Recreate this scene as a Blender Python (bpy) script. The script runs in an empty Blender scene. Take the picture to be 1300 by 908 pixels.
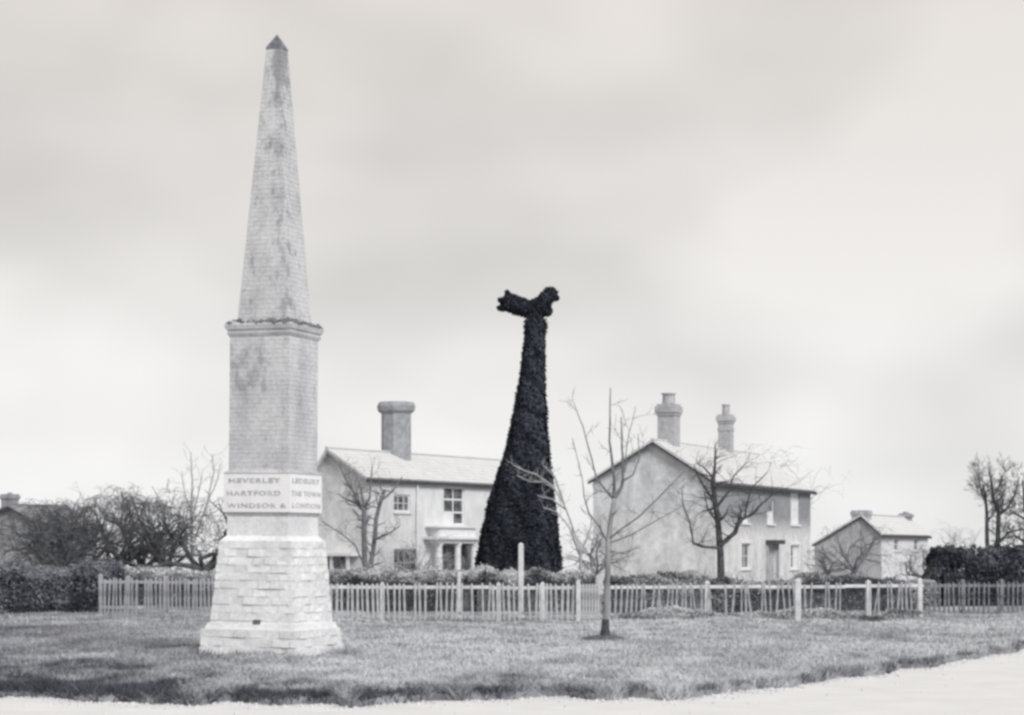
import bpy, math, random
import numpy as np
from mathutils import Vector, Matrix, Quaternion

sc = bpy.context.scene
C = sc.collection
R = math.radians

# ------------------------------------------------------------------ camera
F = 2700.0           # focal length in photograph pixels (1300 wide)
EYE = 1.9
HZ = 695.0           # horizon row in the photograph
cd = bpy.data.cameras.new('camera')
cam = bpy.data.objects.new('camera', cd); C.objects.link(cam)
cam.location = (0, 0, EYE)
cam.rotation_euler = (R(90), 0, 0)
cd.sensor_width = 36; cd.lens = F / 1300 * 36
cd.shift_y = (HZ - 454) / 1300
cd.clip_end = 4000
sc.camera = cam

# ------------------------------------------------------------------ light
SUN_EL, SUN_AZ = R(37), R(32)         # azimuth measured from behind the camera towards the right
sv = Vector((math.sin(SUN_AZ) * math.cos(SUN_EL), -math.cos(SUN_AZ) * math.cos(SUN_EL), math.sin(SUN_EL)))
sl = bpy.data.lights.new('sun', 'SUN'); sl.energy = 2.4; sl.angle = R(20); sl.color = (.985, .99, 1)
so = bpy.data.objects.new('sun', sl); C.objects.link(so)
so.rotation_euler = sv.to_track_quat('Z', 'Y').to_euler(); so.location = (0, 0, 60)

SKYX = .35
w = bpy.data.worlds.new('World'); sc.world = w; w.use_nodes = True
nt = w.node_tree; nt.nodes.clear()
N = nt.nodes.new; L = nt.links.new
out = N('ShaderNodeOutputWorld'); bg = N('ShaderNodeBackground'); bg.inputs['Strength'].default_value = 0.1
sky = N('ShaderNodeTexSky'); sky.sky_type = 'NISHITA'; sky.sun_disc = False
sky.sun_elevation = SUN_EL; sky.sun_rotation = math.pi - SUN_AZ
bw = N('ShaderNodeRGBToBW'); L(sky.outputs[0], bw.inputs[0])
tc = N('ShaderNodeTexCoord'); sep = N('ShaderNodeSeparateXYZ'); L(tc.outputs['Generated'], sep.inputs[0])
rp = N('ShaderNodeValToRGB')
cr = rp.color_ramp
cr.elements[0].position = 0.0; cr.elements[0].color = (.85, .85, .85, 1)
cr.elements[1].position = 1.0; cr.elements[1].color = (.69, .655, .622, 1)
for p, c in ((.06, (.835, .827, .82)), (.12, (.785, .765, .745)), (.18, (.735, .71, .685)), (.26, (.715, .68, .647))):
    e = cr.elements.new(p); e.color = (*c, 1)
L(sep.outputs['Z'], rp.inputs[0])
mp = N('ShaderNodeMapping'); mp.inputs['Scale'].default_value = (1, 1, 1.7); mp.inputs['Location'].default_value = (SKYX, 0, .2)
L(tc.outputs['Generated'], mp.inputs[0])
nz = N('ShaderNodeTexNoise'); nz.inputs['Scale'].default_value = 6.5; nz.inputs['Detail'].default_value = 2.6; nz.inputs['Roughness'].default_value = .42
L(mp.outputs[0], nz.inputs['Vector'])
mr = N('ShaderNodeMapRange'); mr.inputs[1].default_value = .34; mr.inputs[2].default_value = .66
mr.inputs[3].default_value = 8.8; mr.inputs[4].default_value = 11.5
L(nz.outputs['Fac'], mr.inputs[0])
vm = N('ShaderNodeVectorMath'); vm.operation = 'SCALE'; L(rp.outputs[0], vm.inputs[0]); L(mr.outputs[0], vm.inputs['Scale'])
mx = N('ShaderNodeMix'); mx.data_type = 'RGBA'; mx.inputs['Factor'].default_value = .95
L(bw.outputs[0], mx.inputs[6]); L(vm.outputs[0], mx.inputs[7])
L(mx.outputs[2], bg.inputs[0]); L(bg.outputs[0], out.inputs[0])

sc.view_settings.view_transform = 'Standard'; sc.view_settings.look = 'None'
sc.view_settings.exposure = 0.0; sc.view_settings.gamma = 1.0
sc.cycles.filter_width = 3.0

# ------------------------------------------------------------------ helpers
def P(x, y, Y):
    """point at photograph pixel x,y and distance Y"""
    return Vector(((x - 650) / F * Y, Y, EYE + (HZ - y) / F * Y))

def G(x, Y):
    return Vector(((x - 650) / F * Y, Y, 0))

def thing(name, loc, label, cat, group=None, rz=0.0):
    o = bpy.data.objects.new(name, None); C.objects.link(o)
    o.empty_display_size = .3
    o.location = loc; o.rotation_euler = (0, 0, rz)
    o['label'] = label; o['category'] = cat
    if group: o['group'] = group
    return o

def link(name, me, parent=None, loc=None, rot=None):
    o = bpy.data.objects.new(name, me); C.objects.link(o)
    if parent: o.parent = parent
    if loc is not None: o.location = loc
    if rot is not None: o.rotation_euler = rot
    return o

class MB:
    def __init__(s): s.v = []; s.f = []
    def add(s, vs, fs):
        b = len(s.v); s.v += [tuple(v) for v in vs]; s.f += [tuple(b + i for i in f) for f in fs]
    def box(s, c, d, M=None):
        x, y, z = d[0] / 2, d[1] / 2, d[2] / 2
        vs = [Vector((a, b, e)) for a in (-x, x) for b in (-y, y) for e in (-z, z)]
        if M: vs = [M @ v for v in vs]
        vs = [v + Vector(c) for v in vs]
        s.add(vs, [(0, 1, 3, 2), (4, 6, 7, 5), (0, 4, 5, 1), (2, 3, 7, 6), (0, 2, 6, 4), (1, 5, 7, 3)])
    def span(s, x0, x1, y0, y1, z0, z1):
        s.box(((x0 + x1) / 2, (y0 + y1) / 2, (z0 + z1) / 2), (x1 - x0, y1 - y0, z1 - z0))
    def frustum(s, z0, a0, z1, a1, cap=True):
        h0, h1 = a0 / 2, a1 / 2
        vs = [(-h0, -h0, z0), (h0, -h0, z0), (h0, h0, z0), (-h0, h0, z0), (-h1, -h1, z1), (h1, -h1, z1), (h1, h1, z1), (-h1, h1, z1)]
        fs = [(0, 1, 5, 4), (1, 2, 6, 5), (2, 3, 7, 6), (3, 0, 4, 7)]
        if cap: fs += [(3, 2, 1, 0), (4, 5, 6, 7)]
        s.add(vs, fs)
    def prism(s, prof, n=12, c=(0, 0)):
        """lathe: prof list of (r, z)"""
        b = len(s.v)
        for r, z in prof:
            for k in range(n):
                a = 2 * math.pi * (k + .5) / n
                s.v.append((c[0] + r * math.cos(a), c[1] + r * math.sin(a), z))
        for i in range(len(prof) - 1):
            for k in range(n):
                k2 = (k + 1) % n
                s.f.append((b + i * n + k, b + i * n + k2, b + (i + 1) * n + k2, b + (i + 1) * n + k))
        s.f.append(tuple(b + k for k in reversed(range(n))))
        s.f.append(tuple(b + (len(prof) - 1) * n + k for k in range(n)))
    def tube(s, pts, rs, n=6):
        b = len(s.v)
        up = Vector((.13, .97, .2))
        for i, p in enumerate(pts):
            d = (pts[min(i + 1, len(pts) - 1)] - pts[max(i - 1, 0)])
            if d.length < 1e-6: d = Vector((0, 0, 1))
            d.normalize()
            u = d.cross(up)
            if u.length < .1: u = d.cross(Vector((1, 0, 0)))
            u.normalize(); v = d.cross(u)
            for k in range(n):
                a = 2 * math.pi * k / n
                s.v.append(tuple(p + (u * math.cos(a) + v * math.sin(a)) * rs[i]))
        for i in range(len(pts) - 1):
            for k in range(n):
                k2 = (k + 1) % n
                s.f.append((b + i * n + k, b + i * n + k2, b + (i + 1) * n + k2, b + (i + 1) * n + k))
        s.f.append(tuple(b + (len(pts) - 1) * n + k for k in range(n)))
    def mesh(s, name, mat, smooth=False):
        me = bpy.data.meshes.new(name); me.from_pydata(s.v, [], s.f)
        if mat: me.materials.append(mat)
        if smooth: me.polygons.foreach_set('use_smooth', [True] * len(me.polygons))
        me.update(); return me
    def build(s, name, mat, parent=None, loc=None, rot=None, smooth=False):
        return link(name, s.mesh(name, mat, smooth), parent, loc, rot)

def fast_mesh(name, V, Fc, mat, shade=None):
    """V (n,3), Fc (m,k) arrays"""
    me = bpy.data.meshes.new(name)
    m, k = Fc.shape
    me.vertices.add(len(V)); me.vertices.foreach_set('co', np.asarray(V, np.float32).ravel())
    me.loops.add(m * k); me.loops.foreach_set('vertex_index', np.asarray(Fc, np.int32).ravel())
    me.polygons.add(m); me.polygons.foreach_set('loop_start', np.arange(0, m * k, k, dtype=np.int32))
    me.update(calc_edges=True)
    me.materials.append(mat)
    if shade is not None:
        at = me.attributes.new('tone', 'FLOAT', 'POINT'); at.data.foreach_set('value', np.asarray(shade, np.float32))
    me.validate()
    return me

# ------------------------------------------------------------------ materials
def new_mat(name, rough=.9):
    m = bpy.data.materials.new(name); m.use_nodes = True
    n = m.node_tree.nodes; b = n['Principled BSDF']
    b.inputs['Roughness'].default_value = rough
    b.inputs['Specular IOR Level'].default_value = .25
    return m, m.node_tree, b

def noisy(name, c0, c1, scale=3, detail=5, rough=.9, bump=.0, lo=.35, hi=.65, stretch=(1, 1, 1), bscale=None, coord='Object'):
    m, t, b = new_mat(name, rough)
    N = t.nodes.new; L = t.links.new
    tc = N('ShaderNodeTexCoord'); mp = N('ShaderNodeMapping'); mp.inputs['Scale'].default_value = stretch
    L(tc.outputs[coord], mp.inputs[0])
    nz = N('ShaderNodeTexNoise'); nz.inputs['Scale'].default_value = scale; nz.inputs['Detail'].default_value = detail
    nz.inputs['Roughness'].default_value = .6
    L(mp.outputs[0], nz.inputs['Vector'])
    rp = N('ShaderNodeValToRGB'); rp.color_ramp.elements[0].position = lo; rp.color_ramp.elements[1].position = hi
    rp.color_ramp.elements[0].color = (*c0, 1); rp.color_ramp.elements[1].color = (*c1, 1)
    L(nz.outputs['Fac'], rp.inputs[0]); L(rp.outputs[0], b.inputs['Base Color'])
    if bump:
        n2 = N('ShaderNodeTexNoise'); n2.inputs['Scale'].default_value = bscale or scale * 8; n2.inputs['Detail'].default_value = 6
        L(mp.outputs[0], n2.inputs['Vector'])
        bp = N('ShaderNodeBump'); bp.inputs['Strength'].default_value = bump; bp.inputs['Distance'].default_value = .02
        L(n2.outputs['Fac'], bp.inputs['Height']); L(bp.outputs[0], b.inputs['Normal'])
    m['rp'] = rp.name
    return m

def leafmat(name, c0, c1, rough=.7):
    """tone attribute mixes between two colours; object random too"""
    m, t, b = new_mat(name, rough)
    N = t.nodes.new; L = t.links.new
    at = N('ShaderNodeAttribute'); at.attribute_name = 'tone'
    mx = N('ShaderNodeMix'); mx.data_type = 'RGBA'
    mx.inputs[6].default_value = (*c0, 1); mx.inputs[7].default_value = (*c1, 1)
    L(at.outputs['Fac'], mx.inputs['Factor']); L(mx.outputs[2], b.inputs['Base Color'])
    return m

g = lambda v, t=.0: (v * (1 - t * .5), v * (1 - t * .2), v * (1 + t))     # grey with a faint blue cast
GB = .07

def stone_material(name, pale, dark, seed, stain=.5, pale_to=None):
    """brick/stone with per-object variation and shaped stains"""
    m, t, b = new_mat(name, .92)
    N = t.nodes.new; L = t.links.new
    tc = N('ShaderNodeTexCoord'); geo = N('ShaderNodeNewGeometry')
    n1 = N('ShaderNodeTexNoise'); n1.inputs['Scale'].default_value = 1.5; n1.inputs['Detail'].default_value = 6; n1.inputs['Roughness'].default_value = .65
    mp = N('ShaderNodeMapping'); mp.inputs['Location'].default_value = (seed, seed * 2.3, seed * .7); mp.inputs['Scale'].default_value = (1, 1, .7)
    L(geo.outputs['Position'], mp.inputs[0]); L(mp.outputs[0], n1.inputs['Vector'])
    r1 = N('ShaderNodeValToRGB'); r1.color_ramp.elements[0].position = .33; r1.color_ramp.elements[1].position = .60
    r1.color_ramp.elements[0].color = (*dark, 1); r1.color_ramp.elements[1].color = (*pale, 1)
    L(n1.outputs['Fac'], r1.inputs[0])
    n2 = N('ShaderNodeTexNoise'); n2.inputs['Scale'].default_value = 15; n2.inputs['Detail'].default_value = 6; n2.inputs['Roughness'].default_value = .7
    L(geo.outputs['Position'], n2.inputs['Vector'])
    mm = N('ShaderNodeMapRange'); mm.inputs[1].default_value = .25; mm.inputs[2].default_value = .75; mm.inputs[3].default_value = .76; mm.inputs[4].default_value = 1.14; L(n2.outputs['Fac'], mm.inputs[0])
    v1 = N('ShaderNodeVectorMath'); v1.operation = 'SCALE'; L(r1.outputs[0], v1.inputs[0]); L(mm.outputs[0], v1.inputs['Scale'])
    oi = N('ShaderNodeObjectInfo'); m2 = N('ShaderNodeMapRange'); m2.inputs[3].default_value = 1 - stain * .35; m2.inputs[4].default_value = 1.04
    L(oi.outputs['Random'], m2.inputs[0])
    v2 = N('ShaderNodeVectorMath'); v2.operation = 'SCALE'; L(v1.outputs[0], v2.inputs[0]); L(m2.outputs[0], v2.inputs['Scale'])
    L(v2.outputs[0], b.inputs['Base Color'])
    bp = N('ShaderNodeBump'); bp.inputs['Strength'].default_value = .5; bp.inputs['Distance'].default_value = .02
    L(n2.outputs['Fac'], bp.inputs['Height']); L(bp.outputs[0], b.inputs['Normal'])
    return m

def stain_layer(m, kind):
    t = m.node_tree; N = t.nodes.new; L = t.links.new; b = t.nodes['Principled BSDF']
    src = b.inputs['Base Color'].links[0].from_socket
    tc = N('ShaderNodeTexCoord'); sp = N('ShaderNodeSeparateXYZ'); L(tc.outputs['Object'], sp.inputs[0])
    x, y, z = sp.outputs
    def mth(op, a, b_=None, c=None):
        n = N('ShaderNodeMath'); n.operation = op
        for i, v in enumerate((a, b_, c)):
            if v is None: continue
            if isinstance(v, (int, float)): n.inputs[i].default_value = v
            else: L(v, n.inputs[i])
        return n.outputs[0]
    def rng(v, a, b_):
        n = N('ShaderNodeMapRange'); n.interpolation_type = 'SMOOTHSTEP'; n.inputs[1].default_value = a; n.inputs[2].default_value = b_; L(v, n.inputs[0]); return n.outputs[0]
    mp = N('ShaderNodeMapping'); mp.inputs['Scale'].default_value = (1, 1, .55); L(tc.outputs['Object'], mp.inputs[0])
    nz = N('ShaderNodeTexNoise'); nz.inputs['Scale'].default_value = 5.5; nz.inputs['Detail'].default_value = 9; nz.inputs['Roughness'].default_value = .72; L(mp.outputs[0], nz.inputs['Vector'])
    n = nz.outputs['Fac']
    if kind == 'spire':
        A0, A1, Z0, Z1 = SPIRE
        az = mth('MULTIPLY_ADD', z, (A1 - A0) / (Z1 - Z0), A0 - Z0 * (A1 - A0) / (Z1 - Z0))
        c = mth('SUBTRACT', mth('SUBTRACT', x, y), az)
        corner = rng(c, -.42, -.02)
        top = rng(z, Z1 - 1.35, Z1 - .15); right = rng(x, -.05, .12)
        bias = mth('ADD', mth('MULTIPLY', corner, .09), mth('MULTIPLY', mth('MULTIPLY', top, right), .17))
        mask = mth('MULTIPLY', rng(mth('ADD', n, bias), .52, .74), .60)
    else:
        zt, a = SHAFT
        zz = mth('MULTIPLY', rng(z, zt - 1.05, zt - .85), rng(mth('MULTIPLY', z, -1), -zt + .08, -zt + .25))
        xx = rng(mth('MULTIPLY', x, -1), -.28, .02)
        left = rng(mth('MULTIPLY', y, -1), a * .5 - .05, a * .5 - .03)
        bias = mth('MULTIPLY', mth('MULTIPLY', zz, xx), mth('MULTIPLY', left, .13))
        mask = mth('MULTIPLY', rng(mth('ADD', n, bias), .52, .72), .45)
    mx = N('ShaderNodeMix'); mx.data_type = 'RGBA'; L(mask, mx.inputs['Factor']); L(src, mx.inputs[6]); mx.inputs[7].default_value = (.13, .135, .155, 1)
    L(mx.outputs[2], b.inputs['Base Color'])
M = {}
M['lime'] = stone_material('limewashed_stone', (.86, .865, .87), (.72, .725, .74), 1.3, .28)
M['mortar'] = noisy('mortar', g(.66, .03), g(.78, .03), 6, 4)
M['band'] = noisy('white_band', (.80, .80, .81), (.87, .87, .87), 5, 4, bump=.2)
M['brick_shaft'] = stone_material('weathered_brick', (.60, .605, .62), (.45, .455, .475), 4.1, .1)
M['moss'] = noisy('moss', g(.11, .12), g(.26, .1), 9, 5, bump=.4)
M['cornice'] = stone_material('cornice_stone', (.60, .60, .62), (.40, .40, .42), 7.7, .1)
M['letters'] = noisy('letter_paint', g(.34, .08), g(.60, .05), 16, 4)
M['letters_lit'] = noisy('lit_letter_paint', g(.36, .04), g(.60, .03), 16, 3)  # paler copy for the right face; its stronger light is put into the paint
M['yew'] = leafmat('yew_leaves', (.009, .011, .020), (.075, .084, .11))
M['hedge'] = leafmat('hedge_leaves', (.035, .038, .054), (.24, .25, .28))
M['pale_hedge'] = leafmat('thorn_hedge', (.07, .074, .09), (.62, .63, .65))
M['grass'] = leafmat('grass_blades', (.09, .094, .115), (.65, .665, .69), .85)
M['soil'] = noisy('turf_soil', g(.12, .1), g(.34, GB), 1.2, 8, bump=.6, bscale=9)
M['road'] = noisy('gravel_road', (.66, .66, .665), (.75, .75, .75), 1.1, 7, bump=.25, bscale=20, lo=.3, hi=.7)
M['stones'] = noisy('road_stones', g(.50, .03), g(.72, .02), 3, 3)
M['bark'] = noisy('bark', g(.045, .12), g(.13, .08), 8, 5, bump=.5)
M['orchard_bark'] = noisy('orchard_bark', g(.05, .12), g(.15, .08), 6, 5, bump=.5)
M['bark_mid'] = noisy('grey_bark', g(.12, .08), g(.26, .05), 8, 5, bump=.5)
M['bark_pale'] = noisy('pale_bark', g(.32, .04), g(.50, .03), 8, 5, bump=.5)
M['sapling'] = noisy('sapling_bark', g(.18, .05), g(.42, .04), 2.2, 5, bump=.5, stretch=(1, 1, .5))
M['picket'] = noisy('white_picket_paint', (.34, .35, .37), (.68, .685, .69), 2.5, 5)
M['picket_grey'] = noisy('weathered_picket_wood', g(.24, .06), g(.55, .05), 2.5, 5)
M['picket_dark'] = noisy('dark_picket_wood', g(.10, .08), g(.30, .06), 3, 5)
M['post'] = noisy('white_post_paint', (.50, .505, .52), (.74, .74, .75), 3, 5)
M['render'] = noisy('pale_wall_render', (.62, .63, .645), (.80, .805, .81), 1.6, 9, bump=.3, stretch=(1, 1, .6))
M['slate'] = noisy('pale_slate', (.62, .625, .63), (.71, .71, .71), 3, 5, rough=.7)
M['chim'] = noisy('chimney_brick', g(.28, .06), g(.42, .05), 5, 5, bump=.5)
M['chim_pale'] = noisy('pale_chimney_brick', g(.36, .05), g(.50, .04), 5, 5, bump=.5)
M['fascia'] = noisy('dark_gutter', g(.055, .12), g(.10, .1), 4, 3)
M['glass'] = noisy('window_glass', g(.03, .15), g(.26, .08), 3.2, 4, rough=.2)  # dark-to-grey noise paints broken reflections into the panes
M['blind'] = noisy('white_window_blind', (.70, .70, .71), (.80, .80, .80), 2, 3)
M['frame'] = noisy('white_window_frame', (.72, .72, .73), (.82, .82, .82), 4, 3)
M['frame_grey'] = noisy('grey_window_frame', g(.35, .04), g(.5, .04), 4, 3)
M['far_wall'] = noisy('far_grey_wall', g(.28, .05), g(.42, .04), 1.2, 6)
M['far_roof'] = noisy('far_dark_roof', g(.24, .06), g(.36, .05), 1.2, 6)
M['door'] = noisy('grey_door', g(.40, .04), g(.5, .04), 4, 3)

def brick_wall_mat(name, low, up, zc, streak=.2):
    """render low on the wall, darker bare brick above height zc, ragged boundary"""
    m, t, b = new_mat(name, .92)
    N = t.nodes.new; L = t.links.new
    tc = N('ShaderNodeTexCoord'); sp = N('ShaderNodeSeparateXYZ'); L(tc.outputs['Object'], sp.inputs[0])
    nz = N('ShaderNodeTexNoise'); nz.inputs['Scale'].default_value = .9; nz.inputs['Detail'].default_value = 6
    mp = N('ShaderNodeMapping'); mp.inputs['Scale'].default_value = (1.5, 1.5, .8); L(tc.outputs['Object'], mp.inputs[0]); L(mp.outputs[0], nz.inputs['Vector'])
    ad = N('ShaderNodeMath'); ad.operation = 'MULTIPLY_ADD'; ad.inputs[1].default_value = .9; L(nz.outputs['Fac'], ad.inputs[0]); L(sp.outputs['Z'], ad.inputs[2])
    mr = N('ShaderNodeMapRange'); mr.inputs[1].default_value = zc + .1; mr.inputs[2].default_value = zc + .9; L(ad.outputs[0], mr.inputs[0])
    mx = N('ShaderNodeMix'); mx.data_type = 'RGBA'; mx.inputs[6].default_value = (*low, 1); mx.inputs[7].default_value = (*up, 1); L(mr.outputs[0], mx.inputs['Factor'])
    m2 = N('ShaderNodeMapRange'); m2.inputs[1].default_value = .3; m2.inputs[2].default_value = .7; m2.inputs[3].default_value = 1 - streak; m2.inputs[4].default_value = 1.03
    nf = N('ShaderNodeTexNoise'); nf.inputs['Scale'].default_value = 3.5; nf.inputs['Detail'].default_value = 8; nf.inputs['Roughness'].default_value = .7
    L(tc.outputs['Object'], nf.inputs['Vector'])
    av = N('ShaderNodeMath'); av.operation = 'MULTIPLY_ADD'; av.inputs[1].default_value = 1.3; av.inputs[2].default_value = -.4; L(nf.outputs['Fac'], av.inputs[0])
    a2 = N('ShaderNodeMath'); a2.operation = 'ADD'; L(av.outputs[0], a2.inputs[0]); L(nz.outputs['Fac'], a2.inputs[1])
    a3 = N('ShaderNodeMath'); a3.operation = 'MULTIPLY'; a3.inputs[1].default_value = .66; L(a2.outputs[0], a3.inputs[0]); L(a3.outputs[0], m2.inputs[0])
    v = N('ShaderNodeVectorMath'); v.operation = 'SCALE'; L(mx.outputs[2], v.inputs[0]); L(m2.outputs[0], v.inputs['Scale'])
    L(v.outputs[0], b.inputs['Base Color'])
    n3 = N('ShaderNodeTexNoise'); n3.inputs['Scale'].default_value = 12; L(tc.outputs['Object'], n3.inputs['Vector'])
    bp = N('ShaderNodeBump'); bp.inputs['Strength'].default_value = .4; bp.inputs['Distance'].default_value = .02
    L(n3.outputs['Fac'], bp.inputs['Height']); L(bp.outputs[0], b.inputs['Normal'])
    return m
M['facade'] = brick_wall_mat('facade_brick', (.80, .80, .80), (.34, .35, .37), 2.75, .36)
M['gable'] = brick_wall_mat('gable_brick', (.86, .865, .87), (.78, .795, .81), 3.0, .42)
M['cottage_gable'] = brick_wall_mat('cottage_gable_render', (.84, .845, .85), (.80, .81, .82), 3.0, .34)

# ------------------------------------------------------------------ ground, road
edge = [(-400, 60), (-60, 34), (-15, 29.6), (-6.84, 28.4), (-4.55, 27.3), (-2.19, 26.9), (-.92, 27.7), (.52, 28.1), (2.05, 27.9), (3.95, 30.5), (5.5, 33.1), (7.5, 36.7), (9.6, 40.6), (14, 49), (20, 60), (60, 130), (400, 600)]
EX = np.array([e[0] for e in edge], float); EY = np.array([e[1] for e in edge], float)
rg = np.random.default_rng(5)
wob = rg.normal(0, 1, 400)
def edge_y(X):
    X = np.asarray(X, float)
    y = np.interp(X, EX, EY)
    t = (X + 60) * 3.0
    return y + .22 * np.interp(t % 399, np.arange(400), wob) * (np.abs(X) < 40)

def lumps(X, Y):
    return .035 * np.sin(X * 1.9 + Y * .7) * np.sin(Y * 1.3 - X * .6) + .02 * np.sin(X * 4.1 + 1) * np.sin(Y * 3.3) + .05 * np.sin(X * .5 + 2) * np.sin(Y * .31)

xs = np.concatenate([np.linspace(-600, -30, 24)[:-1], np.linspace(-30, 30, 301), np.linspace(30, 600, 24)[1:]])
ts = np.concatenate([[-40, -8, -2, -.6, -.15, -.04, .02, .08, .18, .3], np.arange(.5, 45, .22), np.linspace(46, 130, 20), np.linspace(160, 2500, 14)])
X, T_ = np.meshgrid(xs, ts)
Y = edge_y(X) + T_
fall = np.clip(T_ / 1.5, 0, 1) * np.clip((74 - Y) / 3, 0, 1) * (np.abs(X) < 60)
Z = np.interp(T_, [-.6, -.15, .0, .1, .3], [-.3, -.16, -.08, -.02, 0])
Z += lumps(X, Y) * fall + rg.normal(0, .012, Z.shape) * np.clip(T_ / .3, 0, 1) * fall
Z -= np.clip(np.hypot(X, Y) - 135, 0, None) * .012        # ground lowered behind the village; pale sky there stands in for haze
V = np.stack([X, Y, Z], -1).reshape(-1, 3)
nr, nc = X.shape
ii = np.arange((nr - 1) * (nc - 1)); r_, c_ = ii // (nc - 1), ii % (nc - 1)
a = r_ * nc + c_
gm = fast_mesh('ground', V, np.stack([a, a + 1, a + nc + 1, a + nc], -1), M['soil'])
gm.polygons.foreach_set('use_smooth', [True] * len(gm.polygons))
go = link('ground', gm); go['kind'] = 'structure'
# road sheet a hand's breadth lower
rx = np.concatenate([[-600, -200, -60], np.linspace(-30, 30, 121), [60, 200, 600]])
ry = edge_y(rx) + .25
vr = [(x, -60, -.1) for x in rx] + [(x, y, -.1) for x, y in zip(rx, ry)]
n = len(rx)
mb = MB(); mb.add(vr, [(i, i + 1, n + i + 1, n + i) for i in range(n - 1)])
ro = mb.build('road', M['road']); ro['kind'] = 'structure'

# ------------------------------------------------------------------ grass
NG = np.random.default_rng(77).normal(0, 1, (256, 256))
def vnoise(x, y):
    xi, yi = np.floor(x).astype(int), np.floor(y).astype(int); fx, fy = x - xi, y - yi
    fx = fx * fx * (3 - 2 * fx); fy = fy * fy * (3 - 2 * fy)
    g_ = lambda a, b: NG[a % 256, b % 256]
    return (g_(xi, yi) * (1 - fx) + g_(xi + 1, yi) * fx) * (1 - fy) + (g_(xi, yi + 1) * (1 - fx) + g_(xi + 1, yi + 1) * fx) * fy
def fbm(x, y, o=4):
    t = 0
    for i in range(o): t = t + vnoise(x * 2 ** i + 17 * i, y * 2 ** i + 31 * i) * .6 ** i
    return t
def blades(n, seed):
    q = np.random.default_rng(seed)
    # sample uniformly in picture space-ish so density follows what is seen
    Yc = 1 / q.uniform(1 / 70, 1 / 26.0, n)
    Xc = q.uniform(-.30, .30, n) * Yc
    # clumps
    ok = Yc > edge_y(Xc) - .12 + .35 * np.abs(vnoise(Xc * 4, Yc * .1)) * q.random(n)
    # nothing grows under the obelisk
    ok &= ~((np.abs(Xc + 4.28) < 1.0) & (np.abs(Yc - 37.9) < .95))
    Xc, Yc = Xc[ok], Yc[ok]
    k = len(Xc)
    lum = fbm(Xc * 1.4, Yc * .45, 4) * .75
    dist = Yc - edge_y(Xc)
    px = Xc / Yc * F + 650
    # rank, darker grass along the road on the left, thin dry turf on the right
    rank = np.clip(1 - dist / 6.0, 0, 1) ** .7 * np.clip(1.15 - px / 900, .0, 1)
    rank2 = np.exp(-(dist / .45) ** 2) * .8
    left = np.clip(1 - px / 420, 0, 1) * .35  # vignette painted into the grass tone, darker towards the frame's left
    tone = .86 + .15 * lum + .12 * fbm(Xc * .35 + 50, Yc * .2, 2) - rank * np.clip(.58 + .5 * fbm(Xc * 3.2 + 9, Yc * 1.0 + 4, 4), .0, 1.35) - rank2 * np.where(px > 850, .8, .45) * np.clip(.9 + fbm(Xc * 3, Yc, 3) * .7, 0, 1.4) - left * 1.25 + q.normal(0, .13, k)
    ob = np.exp(-(((Xc + 4.28) ** 2 + (Yc - 37.9) ** 2 - 1.6) / 1.0) ** 2) * (Yc < 38.3); tone -= .25 * ob  # rough dark grass plus contact shade, both put into tone before the obelisk
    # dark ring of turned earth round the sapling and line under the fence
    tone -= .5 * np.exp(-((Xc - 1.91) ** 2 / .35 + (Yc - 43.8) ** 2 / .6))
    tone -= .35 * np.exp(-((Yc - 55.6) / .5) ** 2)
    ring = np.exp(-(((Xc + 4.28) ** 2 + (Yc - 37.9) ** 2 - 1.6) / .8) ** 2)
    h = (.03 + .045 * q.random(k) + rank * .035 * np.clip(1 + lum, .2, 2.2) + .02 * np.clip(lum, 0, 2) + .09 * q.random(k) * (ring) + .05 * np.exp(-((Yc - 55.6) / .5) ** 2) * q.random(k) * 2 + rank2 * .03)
    ang = q.uniform(0, 2 * np.pi, k); wd = q.uniform(.006, .018, k)
    dx, dy = np.cos(ang) * wd, np.sin(ang) * wd
    lean = q.normal(0, .9, (k, 2)) * h[:, None]
    z0 = lumps(Xc, Yc) * np.clip((Yc - edge_y(Xc)) / 1.5, 0, 1) * np.clip((74 - Yc) / 3, 0, 1) - .02 + np.interp(Yc - edge_y(Xc), [-.6, -.15, .0, .1, .3], [-.3, -.16, -.08, -.02, 0])
    A = np.stack([Xc - dx, Yc - dy, z0], -1); B = np.stack([Xc + dx, Yc + dy, z0], -1)
    T = np.stack([Xc + lean[:, 0], Yc + lean[:, 1], z0 + .02 + h], -1)
    V = np.stack([A, B, T], 1).reshape(-1, 3)
    return V, np.arange(k * 3).reshape(-1, 3), np.repeat(np.clip(tone, 0, 1), 3)
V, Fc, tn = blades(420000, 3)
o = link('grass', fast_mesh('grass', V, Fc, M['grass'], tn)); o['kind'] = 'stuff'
o['label'] = 'rough grass on the open green before the fence'; o['category'] = 'grass'

# ------------------------------------------------------------------ leafy volumes
def leaves(cen, nor, size, seed, tilt=.8, tone=None):
    q = np.random.default_rng(seed)
    k = len(cen)
    nn = nor + q.normal(0, tilt, (k, 3)); nn /= np.linalg.norm(nn, axis=1)[:, None] + 1e-9
    u = np.cross(nn, q.normal(0, 1, (k, 3))); u /= np.linalg.norm(u, axis=1)[:, None] + 1e-9
    v = np.cross(nn, u)
    s = size * q.uniform(.5, 1.3, k)[:, None]
    V = np.stack([cen - u * s * .5, cen - v * s * .28, cen + u * s * .6, cen + v * s * .28], 1).reshape(-1, 3)
    if tone is None: tone = q.random(k)
    return V, np.arange(k * 4).reshape(-1, 4), np.repeat(np.clip(tone, 0, 1), 4)

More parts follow.
